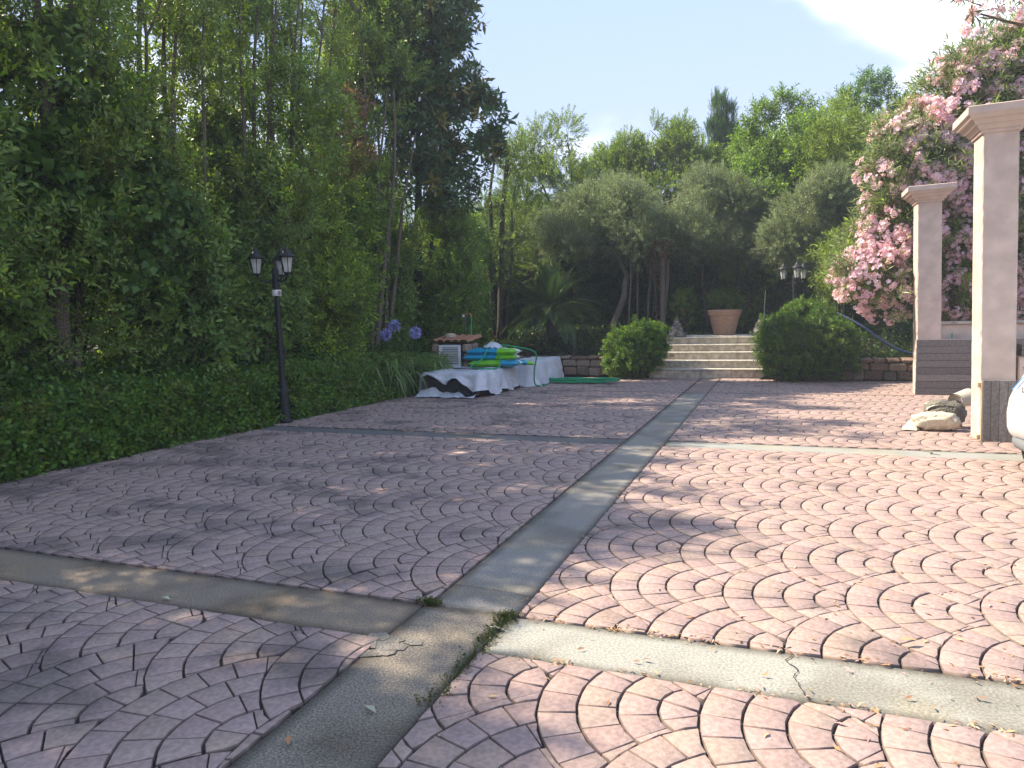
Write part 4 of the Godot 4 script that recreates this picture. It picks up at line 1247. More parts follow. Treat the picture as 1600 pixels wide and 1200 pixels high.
func small_plants() -> void:
	bush("smaller clipped round bush to the left of the steps", Vector3(-2.86, 0.0, -15.75), [[Vector3(0.08, 0.8, 0), Vector3(0.55, 0.45, 0.5)], [Vector3(-0.3, 0.62, 0.05), Vector3(0.45, 0.5, 0.45)], [Vector3(0.3, 0.75, 0.1), Vector3(0.4, 0.42, 0.4)], [Vector3(-0.05, 0.45, 0.12), Vector3(0.5, 0.35, 0.45)], [Vector3(0.38, 0.98, -0.1), Vector3(0.28, 0.24, 0.28)], [Vector3(-0.45, 0.3, 0.1), Vector3(0.28, 0.25, 0.3)]], 2700, 701)
	bush("larger bush with yellow green tips around the far lantern post", Vector3(0.55, 0.0, -15.45), [[Vector3(-0.4, 0.75, 0), Vector3(0.5, 0.62, 0.5)], [Vector3(0.1, 1.15, -0.3), Vector3(0.5, 0.5, 0.5)], [Vector3(0.35, 0.75, 0.1), Vector3(0.65, 0.55, 0.5)], [Vector3(-0.2, 0.4, 0.15), Vector3(0.6, 0.36, 0.45)], [Vector3(0.6, 0.45, 0), Vector3(0.45, 0.38, 0.4)], [Vector3(-0.55, 1.0, 0.0), Vector3(0.25, 0.28, 0.25)], [Vector3(0.75, 0.95, -0.1), Vector3(0.25, 0.22, 0.25)], [Vector3(-0.05, 1.42, -0.35), Vector3(0.28, 0.24, 0.28)]], 4300, 702)
	# terracotta pot and what grows in it
	var pot := thing("terracotta_pot", "big terracotta pot at the top of the steps", "pot", Vector3(-1.13, 0.89, -17.85))
	var m := MB.new()
	m.lathe([Vector2(0.0, 0.0), Vector2(0.235, 0.0), Vector2(0.25, 0.015), Vector2(0.355, 0.46), Vector2(0.36, 0.47), Vector2(0.385, 0.475), Vector2(0.405, 0.58), Vector2(0.405, 0.6), Vector2(0.36, 0.605), Vector2(0.345, 0.55), Vector2(0.0, 0.54)], 40)
	part("body", m, mat("clay_pot", Color(0.44, 0.26, 0.18), 0.85, noise_tex("clay", 0.02, 0.84, 1.0, 5, 61), 1.2), pot)
	var pl := thing("potted_plant", "dark sprawling plant growing in the terracotta pot", "plant", Vector3(-1.13, 1.42, -17.85))
	rng.seed = 705
	m = MB.new()
	for k in 5:
		trunk(m, Vector3.ZERO, Vector3(rng.randf_range(-0.3, 0.3), 0.3, rng.randf_range(-0.25, 0.25)), 0.012, 0.005, 0.03, 4, 5)
	part("stem", m, mats.bark, pl)
	crown("foliage", pl, G.laurel, mats.leaf, [[Vector3(0, 0.22, 0), Vector3(0.34, 0.2, 0.3)], [Vector3(-0.15, 0.3, 0), Vector3(0.22, 0.2, 0.2)], [Vector3(0.2, 0.2, 0.05), Vector3(0.22, 0.16, 0.2)]], 190, 706, {"smin": 0.5, "smax": 0.8, "gap": -1.0})
	# variegated rose left of the pot
	var r := shrub("rose_shrub", "pale leaved rose shrub with a single red bloom beside the pot", Vector3(-2.15, 0.85, -18.45), Vector3(0.36, 1.15, 0.3), "laurel2", 260, 710, {"gap": -0.3, "smin": 0.5, "smax": 0.8, "light": Color(2.8, 2.4, 1.5), "dark": Color(0.9, 0.9, 0.8)})
	m = MB.new()
	for k in 14:
		m.leaf(Vector3(0.05, 0.62, 0.3), unit() + Vector3(0, 0.3, 0.6), Vector3.UP, 0.05, 0.045, Color(0.55, 0.1, 0.06), 0.3, 0.3, 0.6)
	part("bloom", m, mats.petal, r)
	for k in 3:
		var t := thing("bulb_tuft", ["small strap leaved tuft nearest the left edge of the landing", "arching tuft between the rose and the pot", "little tuft touching the foot of the pot"][k], "plant", Vector3(-1.98 + 0.22 * k, 0.89, -18.0 - 0.12 * k), 0.0, "small tufts on the landing")
		m = MB.new()
		rng.seed = 715 + k
		for j in 14:
			var a := rng.randf() * TAU
			m.strap(Vector3.ZERO, Vector3(cos(a), 0, sin(a)), rng.randf_range(0.12, 0.24), 0.014, 0.26, 0.24, Color(0.13, 0.18, 0.05) * rng.randf_range(0.8, 1.7))
		part("leaves", m, mats.leaf, t)
	# little heaps of stone at each side of the landing
	for k in 2:
		var t := thing("stone_ornament", ["pale pointed stone ornament at the left of the landing", "grey stone ornament beside the iron stake"][k], "ornament", Vector3(-2.18 if k == 0 else -0.3, 0.82 if k == 0 else 0.89, -17.25))
		rng.seed = 720 + k
		m = MB.new()
		for j in 22:
			var s := float(j) / 21
			var a := j * 2.4
			var rr := 0.14 * (1.0 - s) * (1.0 if k == 0 else 0.7)
			m.cbox(Vector3(cos(a) * rr, 0.05 + s * (0.46 if k == 0 else 0.36), sin(a) * rr), Vector3.ONE * lerpf(0.15, 0.06, s), 0.03, Basis(unit(), rng.randf() * 3.0), Color(0.27, 0.25, 0.23) * rng.randf_range(0.7, 1.2), 0.012, rng)
		part("stones", m, mats.rubble, t)
	var st := thing("iron_stake", "thin grey iron stake standing beside the right stone ornament", "stake", Vector3(-0.22, 0.85, -17.2))
	m = MB.new()
	m.tube([Vector3.ZERO, Vector3(0.01, 0.7, 0), Vector3(0.03, 1.05, 0)], [0.014, 0.012, 0.01], 6)
	part("shaft", m, mat("iron", Color(0.13, 0.13, 0.14), 0.6), st)
	# sago palm
	var sp := thing("sago_palm", "dark sago palm spreading its fronds behind the rubble wall", "palm", Vector3(-5.3, 0.6, -17.3))
	m = MB.new()
	m.lathe([Vector2(0.15, 0), Vector2(0.16, 0.3), Vector2(0.14, 0.7), Vector2(0.1, 0.88), Vector2(0.0, 0.95)], 12)
	part("trunk", m, mats.bark, sp)
	rng.seed = 730
	var kinds := []
	for k in 3:
		kinds.append(frond(1.35 + 0.12 * k, [0.25, 0.5, 0.85][k]))
	for k in 48:
		var f := part("frond", kinds[0 if k < 10 else (1 if k < 22 else 2)], mats.leaf_gloss, sp)
		var pitch: float = rng.randf_range(0.15, 0.5) if k < 10 else (rng.randf_range(0.5, 1.0) if k < 22 else rng.randf_range(1.0, 1.9))
		f.basis = Basis(Vector3.UP, k * 2.399 + rng.randf_range(-0.2, 0.2)) * Basis(Vector3.BACK, -pitch)
		f.position = Vector3(0, 0.95, 0)
	# agapanthus with three heads
	var ag := thing("agapanthus", "strap leaved agapanthus clump with three blue flower heads by the pump house", "plant", Vector3(-6.4, 0.42, -11.75))
	m = MB.new()
	rng.seed = 740
	for k in 520:
		var a := rng.randf() * TAU
		var b := Vector3(rng.randfn(0.05, 0.2), rng.randf_range(-0.05, 0.12), rng.randfn(0, 0.5))
		m.strap(b, Vector3(cos(a) + 0.7, 0, sin(a)), rng.randf_range(0.4, 0.75), rng.randf_range(0.028, 0.044), rng.randf_range(0.5, 0.9), rng.randf_range(0.5, 1.15), Color(0.11, 0.2, 0.05).lerp(Color(0.26, 0.36, 0.12), rng.randf()))
	part("leaves", m, mats.leaf, ag)
	for q in [Vector3(-0.35, 0.86, -0.1), Vector3(-0.42, 0.7, 0.12), Vector3(0.1, 0.72, -0.1)]:
		m = MB.new()
		m.tube([Vector3(q.x * 0.7, 0, q.z), q], [0.006, 0.005], 5, Color(0.09, 0.15, 0.05))
		part("flower_stalk", m, mats.leaf, ag)
		m = MB.new()
		for k in 46:
			var d := unit()
			m.tube([q, q + d * 0.085], [0.0015, 0.002], 3, Color(0.2, 0.22, 0.5), false)
			var bas := facing(d, 0.0, Vector3.ONE)
			for j in 3:
				var an := TAU * j / 3 + k
				m.leaf(q + d * 0.08, bas * Vector3(cos(an), 1.2, sin(an)), bas.y, 0.062, 0.026, Color(0.3, 0.29, 0.82).lerp(Color(0.5, 0.48, 0.92), rng.randf()), 0.2, 0.2)
		part("flower_head", m, mats.petal, ag)

func frond(length: float, sag: float) -> ArrayMesh:
	var m := MB.new()
	var n := 40
	var pts := []
	for k in n + 1:
		var s := float(k) / n
		pts.append(Vector3(length * s * (1.0 - 0.18 * sag * s), length * (0.12 * s - sag * 0.55 * s * s) , 0).rotated(Vector3.BACK, PI / 2))
	m.tube(pts, [0.009, 0.008, 0.007, 0.006, 0.005, 0.004, 0.003, 0.002], 4, Color(0.12, 0.13, 0.04), false)
	for k in range(4, n + 1):
		var s := float(k) / n
		var d: Vector3 = (pts[k] - pts[k - 1]).normalized()
		var up := d.cross(Vector3.BACK).normalized()
		var w := 0.24 * sin(PI * clampf(0.08 + s * 0.92, 0, 1)) + 0.03
		for sg in [-1, 1]:
			m.leaf(pts[k], Vector3(0, 0, sg) + d * 0.55 - up * 0.22, up, w, 0.027, Color(0.035, 0.075, 0.022).lerp(Color(0.06, 0.11, 0.03), s), 0.08, 0.1, 0.4)
	return m.mesh()

# ---------------------------------------------------------------- lantern posts
func lamp_post(label: String, at: Vector3, lean: Vector3, turn: float) -> void:
	var t := thing("lamp_post", label, "lamp post", at, turn, "three lantern lamp posts")
	t.rotation.x = lean.x
	t.rotation.z = lean.z
	var iron := mat("black_iron", Color(0.028, 0.03, 0.032), 0.5, noise_tex("grit", 0.09, 0.5, 1.0, 3, 9), 2.0)
	var m := MB.new()
	m.lathe([Vector2(0.0, 0.0), Vector2(0.1, 0.0), Vector2(0.1, 0.03), Vector2(0.075, 0.05), Vector2(0.068, 0.4), Vector2(0.08, 0.42), Vector2(0.06, 0.45), Vector2(0.05, 0.5), Vector2(0.055, 0.52), Vector2(0.04, 0.56), Vector2(0.034, 1.8), Vector2(0.05, 1.84), Vector2(0.045, 2.02), Vector2(0.05, 2.06), Vector2(0.02, 2.1), Vector2(0.012, 2.2), Vector2(0.0, 2.22)], 14)
	part("pole", m, iron, t)
	for k in 3:
		var a := TAU * k / 3 + 0.5
		var d := Vector3(cos(a), 0, sin(a))
		m = MB.new()
		m.tube([d * 0.03 + Vector3.UP * 1.94, d * 0.12 + Vector3.UP * 1.9, d * 0.2 + Vector3.UP * 1.93, d * 0.24 + Vector3.UP * 2.0], [0.014, 0.012, 0.012, 0.014], 6)
		part("arm", m, iron, t)
		var c := d * 0.24
		m = MB.new()
		m.lathe([Vector2(0.0, 2.0), Vector2(0.05, 2.0), Vector2(0.055, 2.02), Vector2(0.0, 2.022)], 6, c)
		# cage bars
		for j in 6:
			var b := TAU * j / 6
			var e := Vector3(cos(b), 0, -sin(b))
			m.tube([c + e * 0.052 + Vector3.UP * 2.015, c + e * 0.088 + Vector3.UP * 2.22], [0.006], 4)
		# roof, tiered, with a finial
		m.lathe([Vector2(0.085, 2.21), Vector2(0.118, 2.215), Vector2(0.112, 2.235), Vector2(0.07, 2.28), Vector2(0.045, 2.3), Vector2(0.042, 2.315), Vector2(0.02, 2.34), Vector2(0.012, 2.36), Vector2(0.016, 2.372), Vector2(0.0, 2.41)], 6, c)
		var ln := part("lantern", m, iron, t)
		m = MB.new()
		var pane := mat("lamp_glass", Color(0.75, 0.75, 0.7), 0.15)
		pane.transparency = BaseMaterial3D.TRANSPARENCY_ALPHA
		pane.albedo_color.a = 0.4
		for j in 6:
			var b := TAU * j / 6
			var b2 := TAU * (j + 1) / 6
			var e := Vector3(cos(b), 0, -sin(b))
			var e2 := Vector3(cos(b2), 0, -sin(b2))
			var pm := MB.new()
			pm.poly([c + e * 0.048 + Vector3.UP * 2.02, c + e2 * 0.048 + Vector3.UP * 2.02, c + e2 * 0.083 + Vector3.UP * 2.21, c + e * 0.083 + Vector3.UP * 2.21], e + e2)
			part("pane", pm, pane, ln)
		m.lathe([Vector2(0.0, 2.03), Vector2(0.016, 2.03), Vector2(0.018, 2.06), Vector2(0.032, 2.11), Vector2(0.026, 2.15), Vector2(0.0, 2.17)], 10, c)
		part("bulb", m, mat("bulb", Color(0.8, 0.78, 0.72), 0.4), ln)

func furniture() -> void:
	lamp_post("three lantern black lamp post with a white collar, standing against the ivy wall", Vector3(-6.27, 0.0, -7.95), Vector3(0, 0, 0.02), 0.3)
	var col := MB.new()
	col.lathe([Vector2(0.036, 1.72), Vector2(0.06, 1.72), Vector2(0.062, 1.8), Vector2(0.036, 1.8)], 16)
	var lp: Node3D = get_node("lamp_post")
	part("collar", col, mat("white_plastic", Color(0.6, 0.6, 0.57), 0.5), lp)
	col = MB.new()
	col.cbox(Vector3(0.055, 1.76, 0.04), Vector3(0.03, 0.05, 0.03), 0.005)
	part("sensor", col, mat("grey_plastic", Color(0.25, 0.25, 0.25), 0.5), lp)
	lamp_post("far three lantern lamp post rising out of the larger round bush", Vector3(0.39, 0.1, -16.6), Vector3(0, 0, -0.015), 1.2)
	# tap on a thin post, and its hose
	var t := thing("garden_tap", "copper tap on a thin post behind the tarpaulin heap", "tap", Vector3(-6.02, 0.4, -13.7))
	var m := MB.new()
	m.tube([Vector3(-0.07, 0, 0), Vector3(-0.08, 0.6, 0), Vector3(-0.1, 1.1, 0)], [0.012], 6, Color(0.2, 0.2, 0.2))
	part("post", m, mat("galvanised", Color(0.4, 0.4, 0.4), 0.5), t)
	m = MB.new()
	m.tube([Vector3(-0.1, 1.08, 0), Vector3(0.0, 1.1, 0.02), Vector3(0.06, 1.09, 0.03), Vector3(0.07, 1.0, 0.03)], [0.014], 7)
	part("spout", m, mat("copper", Color(0.45, 0.2, 0.11), 0.4), t)
	m = MB.new()
	m.cbox(Vector3(-0.1, 1.05, 0.05), Vector3(0.05, 0.06, 0.04), 0.015)
	part("handle", m, mat("white_plastic", Color(0.6, 0.6, 0.57), 0.5), t)
	var green := mat("green_hose", Color(0.015, 0.26, 0.11), 0.45)
	m = MB.new()
	m.tube(smooth([Vector3(-5.95, 1.42, -13.67), Vector3(-5.94, 1.2, -13.64), Vector3(-5.88, 0.95, -13.5), Vector3(-5.8, 0.72, -13.3), Vector3(-5.55, 0.76, -13.0), Vector3(-5.2, 0.84, -12.7), Vector3(-5.12, 0.62, -12.2), Vector3(-5.25, 0.49, -12.0), Vector3(-4.75, 0.47, -12.05), Vector3(-4.85, 0.66, -12.4), Vector3(-5.15, 0.87, -12.75), Vector3(-4.6, 0.8, -13.0), Vector3(-4.35, 0.68, -13.1), Vector3(-4.42, 0.35, -13.2), Vector3(-4.45, 0.05, -13.35), Vector3(-4.35, 0.02, -13.8)], 8), [0.014], 7)
	tag(part("hose", m, green, self), "green hose running from the tap across the fertiliser bags", "hose")
	# flat heap of hose on the paving
	m = MB.new()
	rng.seed = 760
	var pts := []
	for k in 150:
		var a := k * TAU / 14.0
		var w := 0.55 + 0.28 * sin(k * 0.37) + rng.randf_range(-0.05, 0.05)
		pts.append(Vector3(-3.78 + cos(a) * w * 0.98, 0.02 + 0.03 * absf(sin(k * 1.7)) + 0.012 * (k / 25), -14.32 + sin(a) * 0.2 * w + 0.05 * sin(k * 0.21)))
	m.tube(smooth(pts, 3), [0.014], 6)
	tag(part("hose_coil", m, green, self), "loose green hose heaped flat on the paving before the rubble wall", "hose")
	# blue hose on the right bank
	m = MB.new()
	m.tube(smooth([Vector3(1.2, 1.35, -15.9), Vector3(1.6, 1.1, -15.6), Vector3(2.0, 0.78, -15.45), Vector3(2.35, 0.58, -15.35), Vector3(2.8, 0.5, -15.3)], 6), [0.022], 7)
	tag(part("hose", m, mat("blue_hose", Color(0.02, 0.032, 0.1), 0.6), self), "dark blue hose slanting down the bank beside the far pillar", "hose")
	# stone pump house with a tile roof and a louvred door
	var h := thing("pump_house", "little stone pump house with a tiled roof and white louvred door", "pump house", Vector3(-5.98, 0, -12.95))
	m = MB.new()
	m.cbox(Vector3(-0.02, 0.46, -0.1), Vector3(0.72, 0.92, 0.6), 0.02)
	part("core", m, mats.mortar, h)
	rng.seed = 770
	for k in 5:
		for j in 2:
			for f in 2:
				m = MB.new()
				var w := 0.12
				m.cbox(Vector3([-0.33, 0.33][j], 0.1 + 0.18 * k, 0.2 - 0.3 * f), Vector3(w, 0.165, 0.24), 0.03, Basis.IDENTITY, Color(0.34, 0.25, 0.18) * rng.randf_range(0.7, 1.2), 0.015, rng)
				part("stone", m, mats.rubble, h)
	for k in 5:
		m = MB.new()
		var p := PackedVector3Array()
		for e in 2:
			for s in 7:
				var a := PI * s / 6.0
				p.append(Vector3(-0.36 + 0.165 * k - cos(a) * 0.085, 0.93 + sin(a) * 0.055 + 0.09 * (1 - e) + rng.randf_range(-0.004, 0.004), 0.32 - 0.75 * (1 - e)))
		m.grid(p, 7, 2)
		part("roof_tile", m, mats.terracotta, h)
	m = MB.new()
	var white := mat("white_metal", Color(0.62, 0.63, 0.66), 0.5)
	var z := 0.36
	m.cbox(Vector3(-0.17, 0.66, z), Vector3(0.07, 0.44, 0.03), 0.004)
	m.cbox(Vector3(0.23, 0.66, z), Vector3(0.05, 0.44, 0.03), 0.004)
	m.cbox(Vector3(0.035, 0.86, z), Vector3(0.34, 0.045, 0.028), 0.004)
	m.cbox(Vector3(0.035, 0.46, z), Vector3(0.34, 0.05, 0.028), 0.004)
	m.cbox(Vector3(0.03, 0.66, z - 0.03), Vector3(0.36, 0.4, 0.008), 0.001, Basis.IDENTITY, Color(0.25, 0.25, 0.27))
	var door := part("door", m, white, h)
	for k in 8:
		m = MB.new()
		m.cbox(Vector3(0.035, 0.5 + 0.045 * k, z + 0.002), Vector3(0.335, 0.034, 0.006), 0.001, Basis(Vector3.RIGHT, 0.5))
		part("slat", m, white, door)
	var bw := thing("metal_bowl", "upturned metal bowl on the pump house roof", "bowl", Vector3(-6.15, 1.02, -13.05))
	m = MB.new()
	m.lathe([Vector2(0.12, 0.0), Vector2(0.115, 0.04), Vector2(0.09, 0.08), Vector2(0.0, 0.09)], 18)
	part("bowl", m, mat("tin", Color(0.4, 0.3, 0.22), 0.35), bw)

func smooth(p: Array, n: int) -> Array:
	var out := []
	for k in p.size() - 1:
		var a: Vector3 = p[maxi(k - 1, 0)]
		var d: Vector3 = p[mini(k + 2, p.size() - 1)]
		for j in n:
			out.append(p[k].cubic_interpolate(p[k + 1], a, d, float(j) / n))
	out.append(p[-1])
	return out

# ---------------------------------------------------------------- covered heap with the sacks on it
func sheet(at: Vector3, size: Vector2, h: float, drop: Callable, flare: float, sd: int, sag := 0.02) -> MB:
	nz.seed = sd
	nz.frequency = 1.0
	nz.fractal_octaves = 3
	var nu := 96
	var p := PackedVector3Array()
	var cols := PackedColorArray()
	var per := 2.0 * (size.x + size.y)
	for v in 14:
		for u in nu:
			var s := per * u / nu
			var q := Vector2.ZERO
			var out := Vector2.ZERO
			var hx := size.x / 2
			var hz := size.y / 2
			if s < size.x:
				q = Vector2(-hx + s, hz)
				out = Vector2(0, 1)
			elif s < size.x + size.y:
				q = Vector2(hx, hz - (s - size.x))
				out = Vector2(1, 0)
			elif s < 2 * size.x + size.y:
				q = Vector2(hx - (s - size.x - size.y), -hz)
				out = Vector2(0, -1)
			else:
				q = Vector2(-hx, -hz + (s - 2 * size.x - size.y))
				out = Vector2(-1, 0)
			var pos: Vector3
			if v < 6:
				var k := v / 5.0
				pos = Vector3(q.x * k, h, q.y * k)
				pos.y += nz.get_noise_2d(pos.x * 2.2, pos.z * 2.2) * sag * 1.5 - (0.012 if v == 5 else 0.0)
			else:
				var k := (v - 5) / 8.0
				var len: float = drop.call(u / float(nu))
				var fold := 0.016 * sin(s * 11.0 + nz.get_noise_1d(s * 2.0) * 9.0) + 0.1 * nz.get_noise_2d(s * 2.6, k * 0.7)
				var o := (flare * k + fold * k) + 0.015
				pos = Vector3(q.x + out.x * o, h - len * k - 0.01, q.y + out.y * o)
				pos += Vector3(nz.get_noise_2d(s * 5.0, k * 4.0), nz.get_noise_2d(s * 4.0 + 30.0, k * 4.0), nz.get_noise_2d(s * 5.0 + 60.0, k * 4.0)) * 0.022
				pos.y = maxf(pos.y, 0.006 - at.y)
			p.append(pos)
			var g := 0.92 + 0.16 * nz.get_noise_2d(pos.x * 3.0 + 70.0, pos.z * 3.0 + pos.y * 3.0)
			cols.append(Color(g, g, g))
	var m := MB.new()
	m.grid(p, nu, 14, true, true, cols)
	return m

func pillow(l: float, w: float, t: float, sd: int) -> MB:
	nz.seed = sd
	nz.frequency = 1.0
	var m := MB.new()
	for side in [1, -1]:
		var p := PackedVector3Array()
		for b in 13:
			for a in 25:
				var u := a / 24.0 * 2.0 - 1.0
				var v := b / 12.0 * 2.0 - 1.0
				var hgt := pow(maxf(1.0 - pow(absf(u), 5.0), 0.0), 0.5) * pow(maxf(1.0 - pow(absf(v), 3.5), 0.0), 0.55)
				var crease := nz.get_noise_2d(u * 2.5, v * 3.0) * 0.034 * (1.0 - absf(u) * 0.4)
				p.append(Vector3(u * l / 2, side * (t / 2 * hgt) + crease * hgt + 0.01 * nz.get_noise_2d(u * 1.5 + 8.0, v), -v * w / 2))
		m.grid(p, 25, 13, false, side < 0)
	return m

func sack_print(base: Color, other: Color, pale: Color, sd: int) -> StandardMaterial3D:
	rng.seed = sd
	var im := Image.create(256, 128, false, Image.FORMAT_RGB8)
	im.fill(base)
	im.fill_rect(Rect2i(168, 0, 88, 128), other)
	im.fill_rect(Rect2i(222, 64, 34, 64), pale)
	im.fill_rect(Rect2i(8, 92, 160, 8), base.lightened(0.25))
	# printed block lettering and panels
	for k in 9:
		var x := 34 + k * 12
		im.fill_rect(Rect2i(x, 46, 8, 26), base.darkened(0.55))
		if k % 3 != 1:
			im.fill_rect(Rect2i(x + 3, 54, 3, 10), base)
	for k in 14:
		im.fill_rect(Rect2i(30 + k * 9, 80, 6, 4), pale)
	for k in 5:
		im.fill_rect(Rect2i(178 + (k % 3) * 14, 30 + (k / 3) * 26, 9, 16), pale)
	var m := StandardMaterial3D.new()
	m.resource_name = "printed_sack"
	m.albedo_texture = ImageTexture.create_from_image(im)
	m.roughness = 0.38
	m.vertex_color_use_as_albedo = true
	return m

func tarp_pile() -> void:
	var white := mat("white_sheet", Color(0.6, 0.61, 0.65), 0.55, noise_tex("sheet", 0.02, 0.9, 1.0, 4, 71), 1.5, noise_tex("crease", 0.025, 0.0, 1.0, 4, 72), 0.35)
	var black := mat("black_film", Color(0.02, 0.02, 0.022), 0.4, null, 1.0, noise_tex("crease", 0.025, 0.0, 1.0, 4, 72), 1.0)
	white.uv1_scale = Vector3.ONE * 1.5
	var t := thing("covered_heap", "white sheeting draped over a black wrapped heap, its front edge hanging in points", "covered heap", Vector3(-5.36, 0, -12.32))
	var m := MB.new()
	m.cbox(Vector3(0, 0.215, 0), Vector3(1.04, 0.43, 1.92), 0.03)
	part("wrapped_load", m, black, t)
	# the front hem hangs in points, the long side reaches the ground
	var hem := func(u: float) -> float:
		var s := u * 6.0
		if s < 1.1:
			var keys := [[0.0, 0.06], [0.12, 0.05], [0.3, 0.12], [0.44, 0.23], [0.6, 0.09], [0.72, 0.14], [0.86, 0.3], [0.96, 0.36], [1.0, 0.3], [1.2, 0.4]]
			for k in keys.size() - 1:
				if s / 1.08 < keys[k + 1][0]:
					return lerpf(keys[k][1], keys[k + 1][1], (s / 1.08 - keys[k][0]) / (keys[k + 1][0] - keys[k][0]))
			return 0.36
		if s < 3.05:
			return 0.44 - 0.07 * absf(sin(s * 4.0)) - (0.05 if s < 1.3 else 0.0)
		return 0.36
	part("sheet", sheet(Vector3(-5.36, 0, -12.32), Vector2(1.1, 1.96), 0.452, hem, 0.1, 801), white, t)
	m = MB.new()
	nz.seed = 805
	var p := PackedVector3Array()
	for b in 5:
		for a in 16:
			var x := -0.6 + a * 0.075
			p.append(Vector3(x, 0.012 + absf(nz.get_noise_2d(x * 4.0, b * 2.0)) * 0.03 + b * 0.016 * (1.0 + 2.5 * nz.get_noise_1d(x * 1.6)), 1.19 - b * 0.05 + 0.07 * nz.get_noise_2d(x * 2.2, 3.0)))
	m.grid(p, 16, 5)
	part("lower_sheet", m, white, t)
	m = MB.new()
	m.cbox(Vector3(0.1, 0.475, 0.55), Vector3(0.62, 0.018, 0.03), 0.004, Basis(Vector3.UP, -0.32))
	tag(part("wooden_lath", m, mat("dark_wood", Color(0.06, 0.045, 0.035), 0.8), self), "dark lath lying on the front of the white sheeting", "lath")
	get_node("wooden_lath").position = Vector3(-5.36, 0.0, -12.32)
	var t2 := thing("covered_heap", "second smaller white draped heap behind the sacks, next to the hose coil", "covered heap", Vector3(-4.92, 0, -14.55))
	m = MB.new()
	m.cbox(Vector3(0, 0.24, 0), Vector3(0.58, 0.48, 2.0), 0.03)
	part("wrapped_load", m, black, t2)
	var hem2 := func(u: float) -> float:
		return 0.52 - 0.05 * absf(sin(u * 23.0))
	part("sheet", sheet(Vector3(-4.92, 0, -14.55), Vector2(0.64, 2.06), 0.5, hem2, 0.14, 811), white, t2)
	# sacks
	var blue := sack_print(Color(0.03, 0.55, 0.7), Color(0.45, 0.74, 0.12), Color(0.85, 0.88, 0.85), 821)
	var green := sack_print(Color(0.43, 0.72, 0.12), Color(0.03, 0.55, 0.7), Color(0.85, 0.88, 0.85), 822)
	var spots := [[Vector3(-5.0, 0.525, -12.62), 0.06, green, "lowest sack of the pile, its green end towards the pump house", 0.98], [Vector3(-5.12, 0.635, -12.7), 0.02, blue, "middle blue and green sack of the pile on the sheeting", 1.05], [Vector3(-5.08, 0.745, -12.72), -0.05, blue, "uppermost blue and green sack, with the white cloth on it", 1.0]]
	for k in 3:
		var s: Array = spots[k]
		var b := part("fertiliser_sack", pillow(s[4], 0.46, 0.135, 830 + k), s[2], self)
		b.position = s[0]
		b.rotation.y = s[1]
		tag(b, s[3], "sack", "sacks on the covered heap")
	var b2 := part("fertiliser_sack", pillow(0.5, 0.3, 0.08, 835), blue, self)
	b2.position = Vector3(-4.62, 0.52, -13.0)
	b2.rotation = Vector3(0, 0.7, -0.15)
	tag(b2, "small limp blue sack slipping off behind the pile", "sack")
	m = MB.new()
	p = PackedVector3Array()
	nz.seed = 840
	for b in 9:
		for a in 11:
			var u := a / 10.0 - 0.5
			var v := b / 8.0 - 0.5
			p.append(Vector3(u * 0.42, 0.1 * maxf(0.0, 1.0 - 4.4 * (u * u + v * v)) + 0.05 * nz.get_noise_2d(u * 9.0, v * 9.0) + 0.012, -v * 0.3))
	m.grid(p, 11, 9)
	var cl := part("white_cloth", m, white, self)
	cl.position = Vector3(-5.1, 0.81, -12.75)
	tag(cl, "crumpled white cloth on top of the fertiliser sacks", "cloth")

